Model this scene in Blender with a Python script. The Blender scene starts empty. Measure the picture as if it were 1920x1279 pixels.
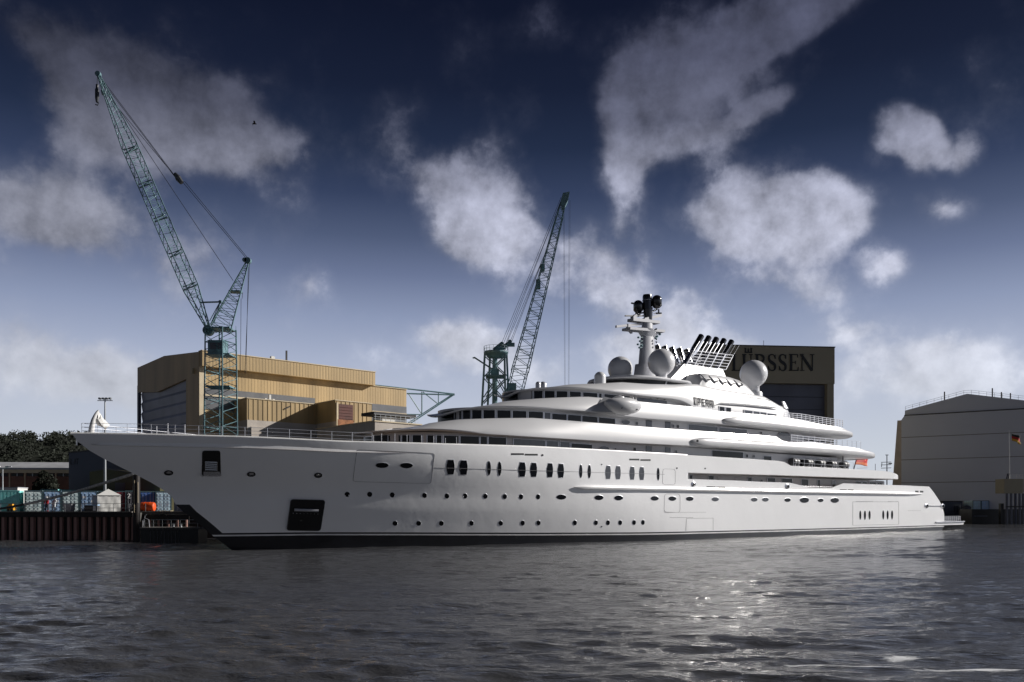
import bpy, math, random
import numpy as np
from math import sin, cos, pi, radians, sqrt, atan2
random.seed(7)
rng = np.random.default_rng(7)
scene = bpy.context.scene
COL = scene.collection
# ------------------------------------------------------------------ camera
F = 1600.0; HY = 953.0; HC = 4.07
cam_d = bpy.data.cameras.new('camera'); cam = bpy.data.objects.new('camera', cam_d); COL.objects.link(cam)
cam.location = (0, 0, HC); cam.rotation_euler = (pi/2, 0, 0)
cam_d.sensor_width = 36; cam_d.lens = 30.0; cam_d.shift_y = (HY-639.5)/1920
cam_d.clip_start = .5; cam_d.clip_end = 6000
scene.camera = cam
# ------------------------------------------------------------------ light
SUN_AZ = radians(12); SUN_EL = radians(24)
sd = bpy.data.lights.new('sun', 'SUN'); sun = bpy.data.objects.new('sun', sd); COL.objects.link(sun)
sd.energy = 5.0; sd.angle = radians(.53); sd.color = (1, .955, .90)
from mathutils import Vector, Matrix
sv = Vector((cos(SUN_EL)*cos(SUN_AZ), cos(SUN_EL)*sin(SUN_AZ), sin(SUN_EL)))
sun.rotation_euler = sv.to_track_quat('Z', 'Y').to_euler()
sun.location = sv*300
scene.view_settings.view_transform = 'Standard'
scene.view_settings.look = 'None'
scene.view_settings.exposure = 0; scene.view_settings.gamma = 1
try: scene.view_settings.use_curve_mapping = False
except Exception: pass
scene.cycles.max_bounces = 7; scene.cycles.diffuse_bounces = 3; scene.cycles.glossy_bounces = 4
scene.cycles.transmission_bounces = 4; scene.cycles.caustics_reflective = True
scene.cycles.blur_glossy = .3
scene.cycles.sample_clamp_indirect = 20

def lin(c):
    return tuple((x/255/12.92) if x/255 <= .04045 else ((x/255+.055)/1.055)**2.4 for x in c)
# ------------------------------------------------------------------ sky
W = bpy.data.worlds.new('World'); scene.world = W; W.use_nodes = True
nt = W.node_tree; N = nt.nodes; L = nt.links
for n in list(N): N.remove(n)
def nd(t, **k):
    n = N.new(t)
    for a, b in k.items(): setattr(n, a, b)
    return n
def mth(op, a, b=None, c=None, clamp=False):
    n = nd('ShaderNodeMath', operation=op); n.use_clamp = clamp
    for i, x in enumerate((a, b, c)):
        if x is None: continue
        if isinstance(x, (int, float)): n.inputs[i].default_value = x
        else: L.new(x, n.inputs[i])
    return n.outputs[0]
def ramp(fac, stops, interp='LINEAR'):
    r = nd('ShaderNodeValToRGB'); cr = r.color_ramp; cr.interpolation = interp
    while len(cr.elements) < len(stops): cr.elements.new(.5)
    for e, (p, c) in zip(cr.elements, stops):
        e.position = p; e.color = (*c, 1)
    L.new(fac, r.inputs[0]); return r.outputs[0]
tc = nd('ShaderNodeTexCoord'); sep = nd('ShaderNodeSeparateXYZ'); L.new(tc.outputs['Generated'], sep.inputs[0])
DX, DY, DZ = sep.outputs
def nz(vec, scale, detail=6, rough=.55, dist=0.0):
    n = nd('ShaderNodeTexNoise'); n.inputs['Scale'].default_value = scale
    n.inputs['Detail'].default_value = detail; n.inputs['Roughness'].default_value = rough
    n.inputs['Distortion'].default_value = dist
    L.new(vec, n.inputs['Vector']); return n
az = mth('ARCTAN2', DX, DY)
el = mth('ARCSINE', DZ)
def V(y): v = (HY-y)/F; return v/sqrt(1+v*v)
sky_stops = [(953,(204,210,220)),(860,(199,206,217)),(760,(185,193,211)),(680,(166,176,200)),(600,(140,152,181)),(520,(106,118,149)),(450,(79,91,120)),(370,(52,64,93)),(280,(33,44,69)),(170,(22,30,52)),(20,(14,20,40)),(-300,(10,13,32))]
zc = mth('MAXIMUM', DZ, 0.0)
clear = ramp(zc, [(V(y), lin(c)) for y, c in sky_stops])
# wispy edges: warp the direction before the cloud masks
wn = nz(tc.outputs['Generated'], 5.0, 4, .5)
wsub = nd('ShaderNodeVectorMath', operation='SUBTRACT'); L.new(wn.outputs['Color'], wsub.inputs[0]); wsub.inputs[1].default_value = (.5,.5,.5)
wsc = nd('ShaderNodeVectorMath', operation='SCALE'); L.new(wsub.outputs[0], wsc.inputs[0]); wsc.inputs['Scale'].default_value = .075
ae = nd('ShaderNodeCombineXYZ'); L.new(az, ae.inputs[0]); L.new(el, ae.inputs[1])
aew = nd('ShaderNodeVectorMath', operation='ADD'); L.new(ae.outputs[0], aew.inputs[0]); L.new(wsc.outputs[0], aew.inputs[1])
# cloud banks: picture-space estimates turned into azimuth / elevation
blobs = [(190,220,120,70,0,.7),(140,100,150,85,-15,.8),(310,170,190,120,0,1.0),(420,260,130,75,-25,.95),(60,60,90,50,0,.5),(300,290,150,50,0,.55),
 (110,385,160,75,-12,.95),(40,430,120,60,0,.6),(90,690,190,65,0,.95),(10,600,90,70,0,.7),(340,540,110,70,0,.42),(380,470,80,70,0,.3),(588,545,40,36,0,.45),(240,720,110,60,0,.6),
 (790,345,80,50,0,.5),(905,380,95,85,0,1.2),(930,480,100,55,-10,.95),(1130,495,95,60,0,1.0),(1040,565,110,40,0,.5),
 (880,645,90,42,0,.9),(780,640,60,40,0,.4),(1290,630,150,70,-25,1.15),(1200,640,90,50,0,.5),(1010,690,180,55,0,.85),(1330,700,130,60,0,.8),
 (1165,320,36,110,10,.7),(1185,290,34,70,15,.6),(1230,150,90,120,15,.95),(1330,80,130,90,30,1.0),(1450,50,150,65,28,.95),(1200,200,40,90,15,.7),(1560,10,150,40,10,.8),(1060,50,90,50,0,.4),
 (1390,225,95,46,28,.85),(1280,265,90,32,25,.65),(1440,195,50,20,15,.6),
 (1430,375,105,70,0,1.2),(1530,405,80,60,-15,1.0),(1350,415,80,45,0,.7),(1440,470,110,50,0,.8),(1610,430,60,50,0,.7),
 (1690,255,60,38,-25,1.15),(1725,295,36,40,-30,.9),(1650,300,50,30,0,.45),(1792,292,34,28,0,.95),(1760,395,60,30,0,.65),(1665,508,50,34,-20,1.0),(1540,540,90,50,0,.7),(1300,540,60,30,0,.4),
 (1780,660,240,55,0,.75),(1700,740,260,60,0,.7),(1580,620,80,30,0,.5),(880,110,130,80,20,.42),(735,240,60,60,0,.42),(1035,215,60,70,20,.42),(590,70,90,60,0,.32),(940,250,60,50,0,.3),
 (600,720,260,40,0,.4),(480,640,60,40,0,.3)]
acc = None
for (x, y, rx, ry, rot, wgt) in blobs:
    u = (x-960)/F; v = (HY-y)/F
    a0 = math.atan(u); e0 = math.atan(v/sqrt(1+u*u))
    k = 1/(1+u*u)
    mp = nd('ShaderNodeMapping', vector_type='TEXTURE')
    mp.inputs['Location'].default_value = (a0, e0, 0)
    mp.inputs['Rotation'].default_value = (0, 0, radians(rot))
    mp.inputs['Scale'].default_value = (1.55*rx/F*k, 1.55*ry/F/(1+v*v), 1)
    L.new(aew.outputs[0], mp.inputs[0])
    g = nd('ShaderNodeTexGradient', gradient_type='SPHERICAL'); L.new(mp.outputs[0], g.inputs[0])
    acc = mth('MULTIPLY', g.outputs['Fac'], wgt) if acc is None else mth('MULTIPLY_ADD', g.outputs['Fac'], wgt, acc)
# the same sort of broken cloud all round, outside the picture too
gn = nz(tc.outputs['Generated'], 2.3, 7, .55)
side = mth('ABSOLUTE', az)
sidef = nd('ShaderNodeMapRange', interpolation_type='SMOOTHSTEP'); L.new(side, sidef.inputs[0]); sidef.inputs[1].default_value = .5; sidef.inputs[2].default_value = .85
gcl = nd('ShaderNodeMapRange', interpolation_type='SMOOTHSTEP'); L.new(gn.outputs['Fac'], gcl.inputs[0]); gcl.inputs[1].default_value = .46; gcl.inputs[2].default_value = .66
gen = mth('MULTIPLY', mth('MULTIPLY', gcl.outputs[0], sidef.outputs[0]), .5)
mask = mth('ADD', mth('MULTIPLY', acc, 1.0), gen)
def fbm(vec):
    n1 = nz(vec, 8.0, 10, .60, .0)
    vo = nd('ShaderNodeTexVoronoi', feature='F1'); vo.inputs['Scale'].default_value = 13.0; vo.inputs['Detail'].default_value = 2.5; vo.inputs['Roughness'].default_value = .6; vo.inputs['Lacunarity'].default_value = 2.2; pass
    vo.normalize = True
    wv = nd('ShaderNodeVectorMath', operation='MULTIPLY_ADD'); L.new(n1.outputs['Color'], wv.inputs[0]); wv.inputs[1].default_value = (.09,.09,.09); L.new(vec, wv.inputs[2]); L.new(wv.outputs[0], vo.inputs['Vector'])
    return n1.outputs['Fac'], mth('ADD', mth('MULTIPLY', n1.outputs['Fac'], .76), mth('MULTIPLY', mth('SUBTRACT', .60, vo.outputs['Distance']), .40)), vo.outputs['Distance']
n1_, f1, vd_ = fbm(tc.outputs['Generated'])
off = nd('ShaderNodeVectorMath', operation='ADD'); L.new(tc.outputs['Generated'], off.inputs[0]); off.inputs[1].default_value = (.018, .0, .022)
n2_ = nz(off.outputs[0], 8.0, 8, .60, .0).outputs['Fac']
dens = mth('ADD', mask, mth('MULTIPLY', mth('SUBTRACT', f1, .5), 2.3))
cov = nd('ShaderNodeMapRange', interpolation_type='SMOOTHSTEP'); L.new(dens, cov.inputs[0]); cov.inputs[1].default_value = .36; cov.inputs[2].default_value = .86
soft = nd('ShaderNodeMapRange', interpolation_type='SMOOTHSTEP'); L.new(dens, soft.inputs[0]); soft.inputs[1].default_value = .08; soft.inputs[2].default_value = 1.2
covm = mth('ADD', mth('MULTIPLY', cov.outputs[0], .54), mth('MULTIPLY', soft.outputs[0], .38))
shlow = nd('ShaderNodeMapRange'); L.new(zc, shlow.inputs[0]); shlow.inputs[1].default_value = .10; shlow.inputs[2].default_value = .26; shlow.inputs[3].default_value = .9; shlow.inputs[4].default_value = 3.2
shade = mth('ADD', mth('MULTIPLY', mth('SUBTRACT', n1_, n2_), shlow.outputs[0]), mth('MULTIPLY', mth('SUBTRACT', .42, vd_), .32))
cl_stops = [(953,(206,211,221)),(760,(206,210,221)),(640,(204,207,220)),(520,(186,189,206)),(420,(176,179,197)),(330,(150,153,172)),(240,(100,103,122)),(130,(76,79,98)),(0,(72,75,95)),(-300,(40,42,60))]
ccol = ramp(zc, [(V(y), lin(c)) for y, c in cl_stops])
azf = nd('ShaderNodeMapRange', interpolation_type='SMOOTHSTEP'); L.new(az, azf.inputs[0])
azf.inputs[1].default_value = -.50; azf.inputs[2].default_value = .03; azf.inputs[3].default_value = .52; azf.inputs[4].default_value = 1.0
low = nd('ShaderNodeMapRange'); L.new(zc, low.inputs[0]); low.inputs[1].default_value = .1; low.inputs[2].default_value = .3; low.inputs[3].default_value = .8; low.inputs[4].default_value = 0
azf2 = mth('ADD', azf.outputs[0], mth('MULTIPLY', mth('SUBTRACT', 1.0, azf.outputs[0]), low.outputs[0]))
bri = mth('MULTIPLY', mth('ADD', 1.0, shade), azf2)
bs = nd('ShaderNodeVectorMath', operation='SCALE'); L.new(ccol, bs.inputs[0]); L.new(bri, bs.inputs['Scale'])
mix = nd('ShaderNodeMix', data_type='RGBA'); L.new(covm, mix.inputs['Factor'])
L.new(clear, mix.inputs['A']); L.new(bs.outputs[0], mix.inputs['B'])
sky = nd('ShaderNodeTexSky', sky_type='NISHITA'); sky.sun_disc = False; sky.sun_elevation = SUN_EL; sky.sun_rotation = pi/2-SUN_AZ
ns = nd('ShaderNodeVectorMath', operation='SCALE'); L.new(sky.outputs[0], ns.inputs[0]); ns.inputs['Scale'].default_value = .001
add = nd('ShaderNodeVectorMath', operation='ADD'); L.new(mix.outputs['Result'], add.inputs[0]); L.new(ns.outputs[0], add.inputs[1])
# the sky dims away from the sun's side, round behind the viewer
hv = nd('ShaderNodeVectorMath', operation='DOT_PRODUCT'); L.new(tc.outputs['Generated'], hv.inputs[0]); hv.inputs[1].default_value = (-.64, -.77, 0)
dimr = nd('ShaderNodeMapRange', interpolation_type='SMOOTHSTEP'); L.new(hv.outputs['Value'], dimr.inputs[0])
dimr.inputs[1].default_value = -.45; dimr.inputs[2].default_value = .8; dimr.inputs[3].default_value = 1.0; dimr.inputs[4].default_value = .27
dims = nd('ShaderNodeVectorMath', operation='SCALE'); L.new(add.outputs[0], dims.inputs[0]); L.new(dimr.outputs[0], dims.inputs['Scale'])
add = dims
# below the horizon: dull water colour
bel = nd('ShaderNodeMath', operation='GREATER_THAN'); L.new(DZ, bel.inputs[0]); bel.inputs[1].default_value = -.003
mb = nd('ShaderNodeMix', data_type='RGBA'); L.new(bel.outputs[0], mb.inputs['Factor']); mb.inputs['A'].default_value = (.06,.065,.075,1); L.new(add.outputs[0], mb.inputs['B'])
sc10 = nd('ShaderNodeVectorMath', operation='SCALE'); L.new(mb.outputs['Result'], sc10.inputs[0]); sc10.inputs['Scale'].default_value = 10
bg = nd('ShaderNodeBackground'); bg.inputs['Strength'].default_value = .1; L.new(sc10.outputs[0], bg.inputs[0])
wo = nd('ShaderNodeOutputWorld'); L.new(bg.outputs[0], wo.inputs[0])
try: W.cycles.sampling_method = 'MANUAL'; W.cycles.sample_map_resolution = 512
except Exception: pass

# ------------------------------------------------------------------ materials
def mat(name, col, rough=.6, metal=0.0, coat=0.0, var=.12, vscale=.6, bump=0.0, bscale=8.0, streak=False, spec=.5):
    m = bpy.data.materials.new(name); m.use_nodes = True
    t = m.node_tree; b = t.nodes['Principled BSDF']
    b.inputs['Roughness'].default_value = rough; b.inputs['Metallic'].default_value = metal
    b.inputs['Coat Weight'].default_value = coat; b.inputs['Coat Roughness'].default_value = .11
    b.inputs['Specular IOR Level'].default_value = spec
    co = t.nodes.new('ShaderNodeTexCoord'); mp = t.nodes.new('ShaderNodeMapping')
    t.links.new(co.outputs['Object'], mp.inputs[0])
    if streak: mp.inputs['Scale'].default_value = (1, 1, .12)
    n = t.nodes.new('ShaderNodeTexNoise'); n.inputs['Scale'].default_value = vscale; n.inputs['Detail'].default_value = 8
    t.links.new(mp.outputs[0], n.inputs['Vector'])
    mx = t.nodes.new('ShaderNodeMix'); mx.data_type = 'RGBA'
    mr = t.nodes.new('ShaderNodeMapRange'); mr.inputs[1].default_value = .3; mr.inputs[2].default_value = .7
    t.links.new(n.outputs['Fac'], mr.inputs[0]); t.links.new(mr.outputs[0], mx.inputs['Factor'])
    mx.inputs['A'].default_value = (*[c*(1-var) for c in col], 1); mx.inputs['B'].default_value = (*[min(1, c*(1+var)) for c in col], 1)
    t.links.new(mx.outputs['Result'], b.inputs['Base Color'])
    if bump:
        n2 = t.nodes.new('ShaderNodeTexNoise'); n2.inputs['Scale'].default_value = bscale; n2.inputs['Detail'].default_value = 6
        t.links.new(co.outputs['Object'], n2.inputs['Vector'])
        bp = t.nodes.new('ShaderNodeBump'); bp.inputs['Strength'].default_value = bump; bp.inputs['Distance'].default_value = .1
        t.links.new(n2.outputs['Fac'], bp.inputs['Height']); t.links.new(bp.outputs[0], b.inputs['Normal'])
    return m
M = {}
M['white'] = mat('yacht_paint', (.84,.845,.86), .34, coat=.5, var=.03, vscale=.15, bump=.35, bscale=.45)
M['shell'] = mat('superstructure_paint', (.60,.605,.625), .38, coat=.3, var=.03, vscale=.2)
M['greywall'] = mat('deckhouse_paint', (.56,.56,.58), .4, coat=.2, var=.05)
M['boot'] = mat('antifouling_paint', (.012,.013,.018), .35, coat=.2, var=.3)
M['stripe'] = mat('stripe_paint', (.75,.75,.75), .35)
M['glass'] = mat('tinted_glass', (.006,.007,.010), .06, var=.1, spec=.3)
M['greyglass'] = mat('curtained_glass', (.055,.058,.07), .12, coat=.5, var=.2, vscale=1.5)
M['black'] = mat('black_opening', (.006,.006,.008), .4, var=.3)
M['gloss_black'] = mat('gloss_black_paint', (.012,.012,.014), .18, coat=.6)
M['chrome'] = mat('polished_steel', (.62,.62,.64), .18, 1.0)
M['seam'] = mat('seam_shadow_gap', (.16,.16,.17), .7)
M['radome'] = mat('radome_gelcoat', (.76,.77,.80), .3, coat=.4, var=.04)
M['mast'] = mat('mast_grey_paint', (.36,.37,.41), .4, coat=.2, var=.06)
M['teak'] = mat('teak_deck', (.30,.20,.12), .6)
M['silver'] = mat('silver_paint', (.55,.56,.60), .35, .5)
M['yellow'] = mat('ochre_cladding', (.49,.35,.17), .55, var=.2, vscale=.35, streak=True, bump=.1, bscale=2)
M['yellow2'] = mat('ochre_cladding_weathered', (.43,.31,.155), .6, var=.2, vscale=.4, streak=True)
M['door_grey'] = mat('hangar_door_sheet', (.40,.43,.52), .5, var=.12, vscale=.3)
M['strip_grey'] = mat('grey_window_band', (.16,.165,.175), .35, var=.15)
M['concrete'] = mat('pale_concrete', (.50,.45,.40), .8, var=.12, vscale=.4, streak=True)
M['oxide'] = mat('red_oxide_door', (.10,.022,.014), .6, var=.35)
M['rust'] = mat('rusty_panel', (.30,.13,.06), .8, var=.35, vscale=2)
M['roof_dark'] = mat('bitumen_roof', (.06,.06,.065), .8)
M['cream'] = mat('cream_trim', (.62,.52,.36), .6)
M['teal'] = mat('crane_teal_paint', (.14,.255,.29), .5, var=.25, vscale=1)
M['teal_dark'] = mat('crane_dark_paint', (.14,.25,.28), .5, var=.25, vscale=1)
M['cable'] = mat('steel_cable', (.03,.035,.045), .5)
M['olive'] = mat('olive_sheet', (.36,.32,.23), .6, var=.06, vscale=.1)
M['hallgrey'] = mat('hall_grey_sheet', (.64,.67,.76), .6, var=.1, vscale=.03)
M['hallseam2'] = mat('wall_joint', (.20,.20,.21), .7)
M['glintmetal'] = mat('glint_reflector_metal', (.60,.61,.64), .27, 1.0, var=.05)  # rough metal for the added sun-glint strip
M['hallseam'] = mat('hall_seam', (.06,.06,.066), .7)
M['halldoor'] = mat('hall_door_sheet', (.12,.13,.17), .5, var=.25, vscale=.08)
M['letter'] = mat('black_letter_paint', (.012,.012,.012), .5)
M['warm'] = mat('painted_sunlit_beige', (.50,.43,.38), .7)
M['pile'] = mat('rusty_sheet_pile', (.42,.25,.215), .85, var=.4, vscale=.9, streak=True, bump=.3)
M['piledark'] = mat('dark_pile_and_recess', (.02,.016,.016), .6, var=.4)
M['quay'] = mat('quay_concrete', (.16,.15,.14), .9, var=.25, vscale=.4, bump=.2)
M['ground'] = mat('yard_ground', (.10,.098,.092), .9, var=.25, vscale=.1)
M['brick'] = mat('red_brick', (.24,.125,.095), .85, var=.25, vscale=.8)
M['bluegrey'] = mat('bluegrey_sheet', (.075,.085,.12), .6, var=.08, vscale=.1)
M['olive_dark'] = mat('olive_shed_sheet', (.045,.042,.014), .6, var=.2)
M['roofpale'] = mat('pale_fibre_roof', (.42,.43,.46), .7, var=.15)
M['tarp'] = mat('white_tarpaulin', (.72,.72,.70), .7, var=.06)
M['orange'] = mat('orange_plastic', (.80,.10,.015), .45, var=.08)
M['yel_plant'] = mat('yellow_machine_paint', (.75,.36,.02), .5)
M['leaf'] = mat('dark_foliage', (.013,.018,.010), .8, var=.6, vscale=.15)
M['bark'] = mat('bark', (.04,.032,.025), .9)
M['rope'] = mat('grey_rope', (.68,.65,.60), .9, var=.3, vscale=3)
M['ropedark'] = mat('shaded_rope', (.04,.04,.045), .8)
M['red'] = mat('flag_red', (.55,.03,.02), .7); M['gold'] = mat('flag_gold', (.75,.42,.04), .7); M['forange'] = mat('flag_orange', (.62,.14,.04), .7); M['fblack'] = mat('flag_black', (.02,.02,.02), .8)
M['skin'] = mat('skin', (.45,.27,.2), .6); M['redcloth'] = mat('red_jacket', (.45,.02,.02), .8); M['whitecloth'] = mat('pale_coverall', (.6,.62,.65), .8); M['navy'] = mat('navy_trousers', (.02,.025,.045), .8)
M['helmet'] = mat('white_helmet', (.75,.75,.75), .4)
M['galv'] = mat('galvanised_steel', (.38,.40,.42), .4, .6)
CC = {'teal':(.28,.74,.72),'pale':(.74,.93,.93),'blue':(.14,.28,.42),'slate':(.38,.56,.80),'navy':(.06,.15,.42),'red':(.42,.05,.075),'dark':(.03,.027,.035),'sky':(.55,.74,.90)}
M['box_edge'] = mat('container_edge_steel', (.06,.11,.13), .6)
M['raft'] = mat('liferaft_shell', (.05,.05,.055), .5)
for k, c in CC.items(): M['box_'+k] = mat('container_%s_paint' % k, c, .5, var=.2, vscale=.8)

# ------------------------------------------------------------------ mesh helpers
class MB:
    def __init__(s): s.v = []; s.f = []; s.m = []
    def add(s, vs, fs, mi=0):
        o = len(s.v); s.v += [tuple(map(float, p)) for p in vs]; s.f += [tuple(i+o for i in f) for f in fs]; s.m += [mi]*len(fs); return s
    def box(s, a, b, mi=0):
        (x0,y0,z0),(x1,y1,z1) = a, b
        return s.add([(x0,y0,z0),(x1,y0,z0),(x1,y1,z0),(x0,y1,z0),(x0,y0,z1),(x1,y0,z1),(x1,y1,z1),(x0,y1,z1)],
            [(0,3,2,1),(4,5,6,7),(0,1,5,4),(1,2,6,5),(2,3,7,6),(3,0,4,7)], mi)
    def tube(s, p, q, r, r2=None, n=6, mi=0, cap=True):
        p = Vector(p); q = Vector(q); r2 = r if r2 is None else r2
        d = q-p
        if d.length < 1e-6: return s
        d.normalize(); a = d.orthogonal().normalized(); b = d.cross(a)
        vs = [p+(a*cos(2*pi*i/n)+b*sin(2*pi*i/n))*r for i in range(n)]+[q+(a*cos(2*pi*i/n)+b*sin(2*pi*i/n))*r2 for i in range(n)]
        fs = [(i,(i+1)%n,(i+1)%n+n,i+n) for i in range(n)]
        if cap: fs += [tuple(range(n))[::-1], tuple(range(n, 2*n))]
        return s.add(vs, fs, mi)
    def path(s, pts, r, n=6, mi=0):
        pts = [Vector(p) for p in pts]; k = len(pts); rs = r if isinstance(r, (list, tuple)) else [r]*k
        vs = []; up = None
        for i, p in enumerate(pts):
            d = (pts[min(i+1,k-1)]-pts[max(i-1,0)]).normalized()
            if up is None: up = d.orthogonal().normalized()
            a = (up-d*up.dot(d)).normalized(); up = a; b = d.cross(a)
            vs += [p+(a*cos(2*pi*j/n)+b*sin(2*pi*j/n))*rs[i] for j in range(n)]
        fs = [(i*n+j, i*n+(j+1)%n, (i+1)*n+(j+1)%n, (i+1)*n+j) for i in range(k-1) for j in range(n)]
        fs += [tuple(range(n))[::-1], tuple(range((k-1)*n, k*n))]
        return s.add(vs, fs, mi)
    def lathe(s, c, prof, n=24, mi=0, ax=None):
        # prof: (r, h) up the axis
        c = Vector(c); ax = Vector(ax or (0,0,1)).normalized(); a = ax.orthogonal().normalized(); b = ax.cross(a)
        vs = []
        for r, h in prof: vs += [c+ax*h+(a*cos(2*pi*j/n)+b*sin(2*pi*j/n))*r for j in range(n)]
        k = len(prof)
        fs = [(i*n+j, i*n+(j+1)%n, (i+1)*n+(j+1)%n, (i+1)*n+j) for i in range(k-1) for j in range(n)]
        fs += [tuple(range(n))[::-1], tuple(range((k-1)*n, k*n))]
        return s.add(vs, fs, mi)
    def prism(s, poly, fn, t0, t1, mi=0):
        # poly in 2-D (a, b); fn(a, b, t) -> point; extruded from t0 to t1
        n = len(poly)
        vs = [fn(a, b, t0) for a, b in poly]+[fn(a, b, t1) for a, b in poly]
        fs = [tuple(range(n))[::-1], tuple(range(n, 2*n))]+[(i,(i+1)%n,(i+1)%n+n,i+n) for i in range(n)]
        return s.add(vs, fs, mi)
def obj(name, mb, m, parent=None, smooth=False, label=None, kind=None, loc=None):
    me = bpy.data.meshes.new(name)
    me.from_pydata(mb.v, [], mb.f)
    ms = m if isinstance(m, (list, tuple)) else [m]
    for x in ms: me.materials.append(M[x] if isinstance(x, str) else x)
    if len(ms) > 1: me.polygons.foreach_set('material_index', mb.m)
    me.validate()
    # consistent outward normals
    import bmesh
    if len(mb.f) < 60000:
        bm = bmesh.new(); bm.from_mesh(me); bmesh.ops.recalc_face_normals(bm, faces=bm.faces); bm.to_mesh(me); bm.free()
    if smooth:
        me.polygons.foreach_set('use_smooth', [True]*len(me.polygons))
        try: me.set_sharp_from_angle(angle=radians(smooth if smooth is not True else 40))
        except Exception: pass
    o = bpy.data.objects.new(name, me); COL.objects.link(o)
    if parent is not None: o.parent = parent
    if label: o['label'] = label
    if kind: o['kind'] = kind
    if loc: o.location = loc
    return o
def thing(name, label, cat, loc=(0,0,0), rz=0, group=None):
    o = bpy.data.objects.new(name, None); COL.objects.link(o); o.location = loc; o.rotation_euler = (0,0,rz)
    o.empty_display_size = .5
    o['label'] = label; o['category'] = cat
    if group: o['group'] = group
    return o
def tag(o, label, cat, group=None):
    o['label'] = label; o['category'] = cat
    if group: o['group'] = group
    return o
class Frame:
    """a vertical reference frame: s runs along th, t towards the viewer side, z up; local axes x=s, y=-t"""
    def __init__(s, c, th): s.c = c; s.th = th; s.d = (cos(th), sin(th)); s.n = (sin(th), -cos(th))
    def ray(s, px, py):
        u = (px-960)/F; v = (HY-py)/F
        ox, oy = -s.c[0], -s.c[1]
        return (ox*s.d[0]+oy*s.d[1], ox*s.n[0]+oy*s.n[1], HC), (u*s.d[0]+s.d[1], u*s.n[0]+s.n[1], v)
    def hit(s, px, py, t):
        o, r = s.ray(px, py); k = (t-o[1])/r[1]; return o[0]+k*r[0], o[2]+k*r[2]
    def hit_s(s, px, py, ss):
        o, r = s.ray(px, py); k = (ss-o[0])/r[0]; return o[1]+k*r[1], o[2]+k*r[2]
    def at(s, px, py, t):      # local coordinates
        a, z = s.hit(px, py, t); return (a, -t, z)
    def px(s, a, t, z=0):
        X = s.c[0]+a*s.d[0]+t*s.n[0]; Y = s.c[1]+a*s.d[1]+t*s.n[1]
        return 960+F*X/Y, HY-F*(z-HC)/Y
    def cast(s, px, py, fn):   # first hit with the surface t = fn(s, z)
        o, r = s.ray(px, py)
        def g(k): return o[1]+k*r[1]-fn(o[0]+k*r[0], o[2]+k*r[2])
        k0 = 60.0; g0 = g(k0); k = k0
        while k < 200:
            k += .5; g1 = g(k)
            if g1 <= 0:
                a, b = k-.5, k
                for _ in range(30):
                    c = (a+b)/2
                    if g(c) > 0: a = c
                    else: b = c
                return o[0]+b*r[0], o[1]+b*r[1], o[2]+b*r[2]
        return None
def P(px, py, Y): return ((px-960)/F*Y, Y, HC+(HY-py)/F*Y)
def lattice(mb, p, q, w0, w1, n, rc, rb, twist=0.0, up=(0,0,1), w0b=None, w1b=None):
    """square lattice girder from p to q, widths w0..w1, n bays"""
    p = Vector(p); q = Vector(q); d = (q-p).normalized()
    a = Vector(up); a = a-d*a.dot(d)
    a = (a if a.length > .01 else d.orthogonal()).normalized(); b = d.cross(a)
    c, sn = cos(twist), sin(twist); a, b = a*c+b*sn, b*c-a*sn
    def cor(i, j):
        f = i/n; w = (w0+(w1-w0)*f)/2; wb = w if w0b is None else (w0b+(w1b-w0b)*f)/2
        return p+(q-p)*f + a*(w if j in (0,1) else -w) + b*(wb if j in (0,3) else -wb)
    for j in range(4): mb.tube(cor(0,j), cor(n,j), rc, n=4)
    for i in range(n):
        for j in range(4):
            k = (j+1) % 4
            if i % 2: mb.tube(cor(i,j), cor(i+1,k), rb, n=3, cap=False)
            else: mb.tube(cor(i,k), cor(i+1,j), rb, n=3, cap=False)
            if i % 4 == 0: mb.tube(cor(i,j), cor(i,k), rb, n=3, cap=False)
def foliage(mb, centers, per, spread, size, mi=0):
    for (cx, cy, cz, r) in centers:
        for _ in range(per):
            v = rng.normal(size=3); v /= np.linalg.norm(v)+1e-9
            rr = r*(rng.random()**.4)
            p = Vector((cx+v[0]*rr, cy+v[1]*rr, cz+v[2]*rr*spread))
            a = Vector(rng.normal(size=3)).normalized(); b = a.orthogonal().normalized(); s_ = size*(.6+.8*rng.random())
            mb.add([p-a*s_, p+b*s_*.7, p+a*s_, p-b*s_*.7], [(0,1,2,3)], mi)
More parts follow.
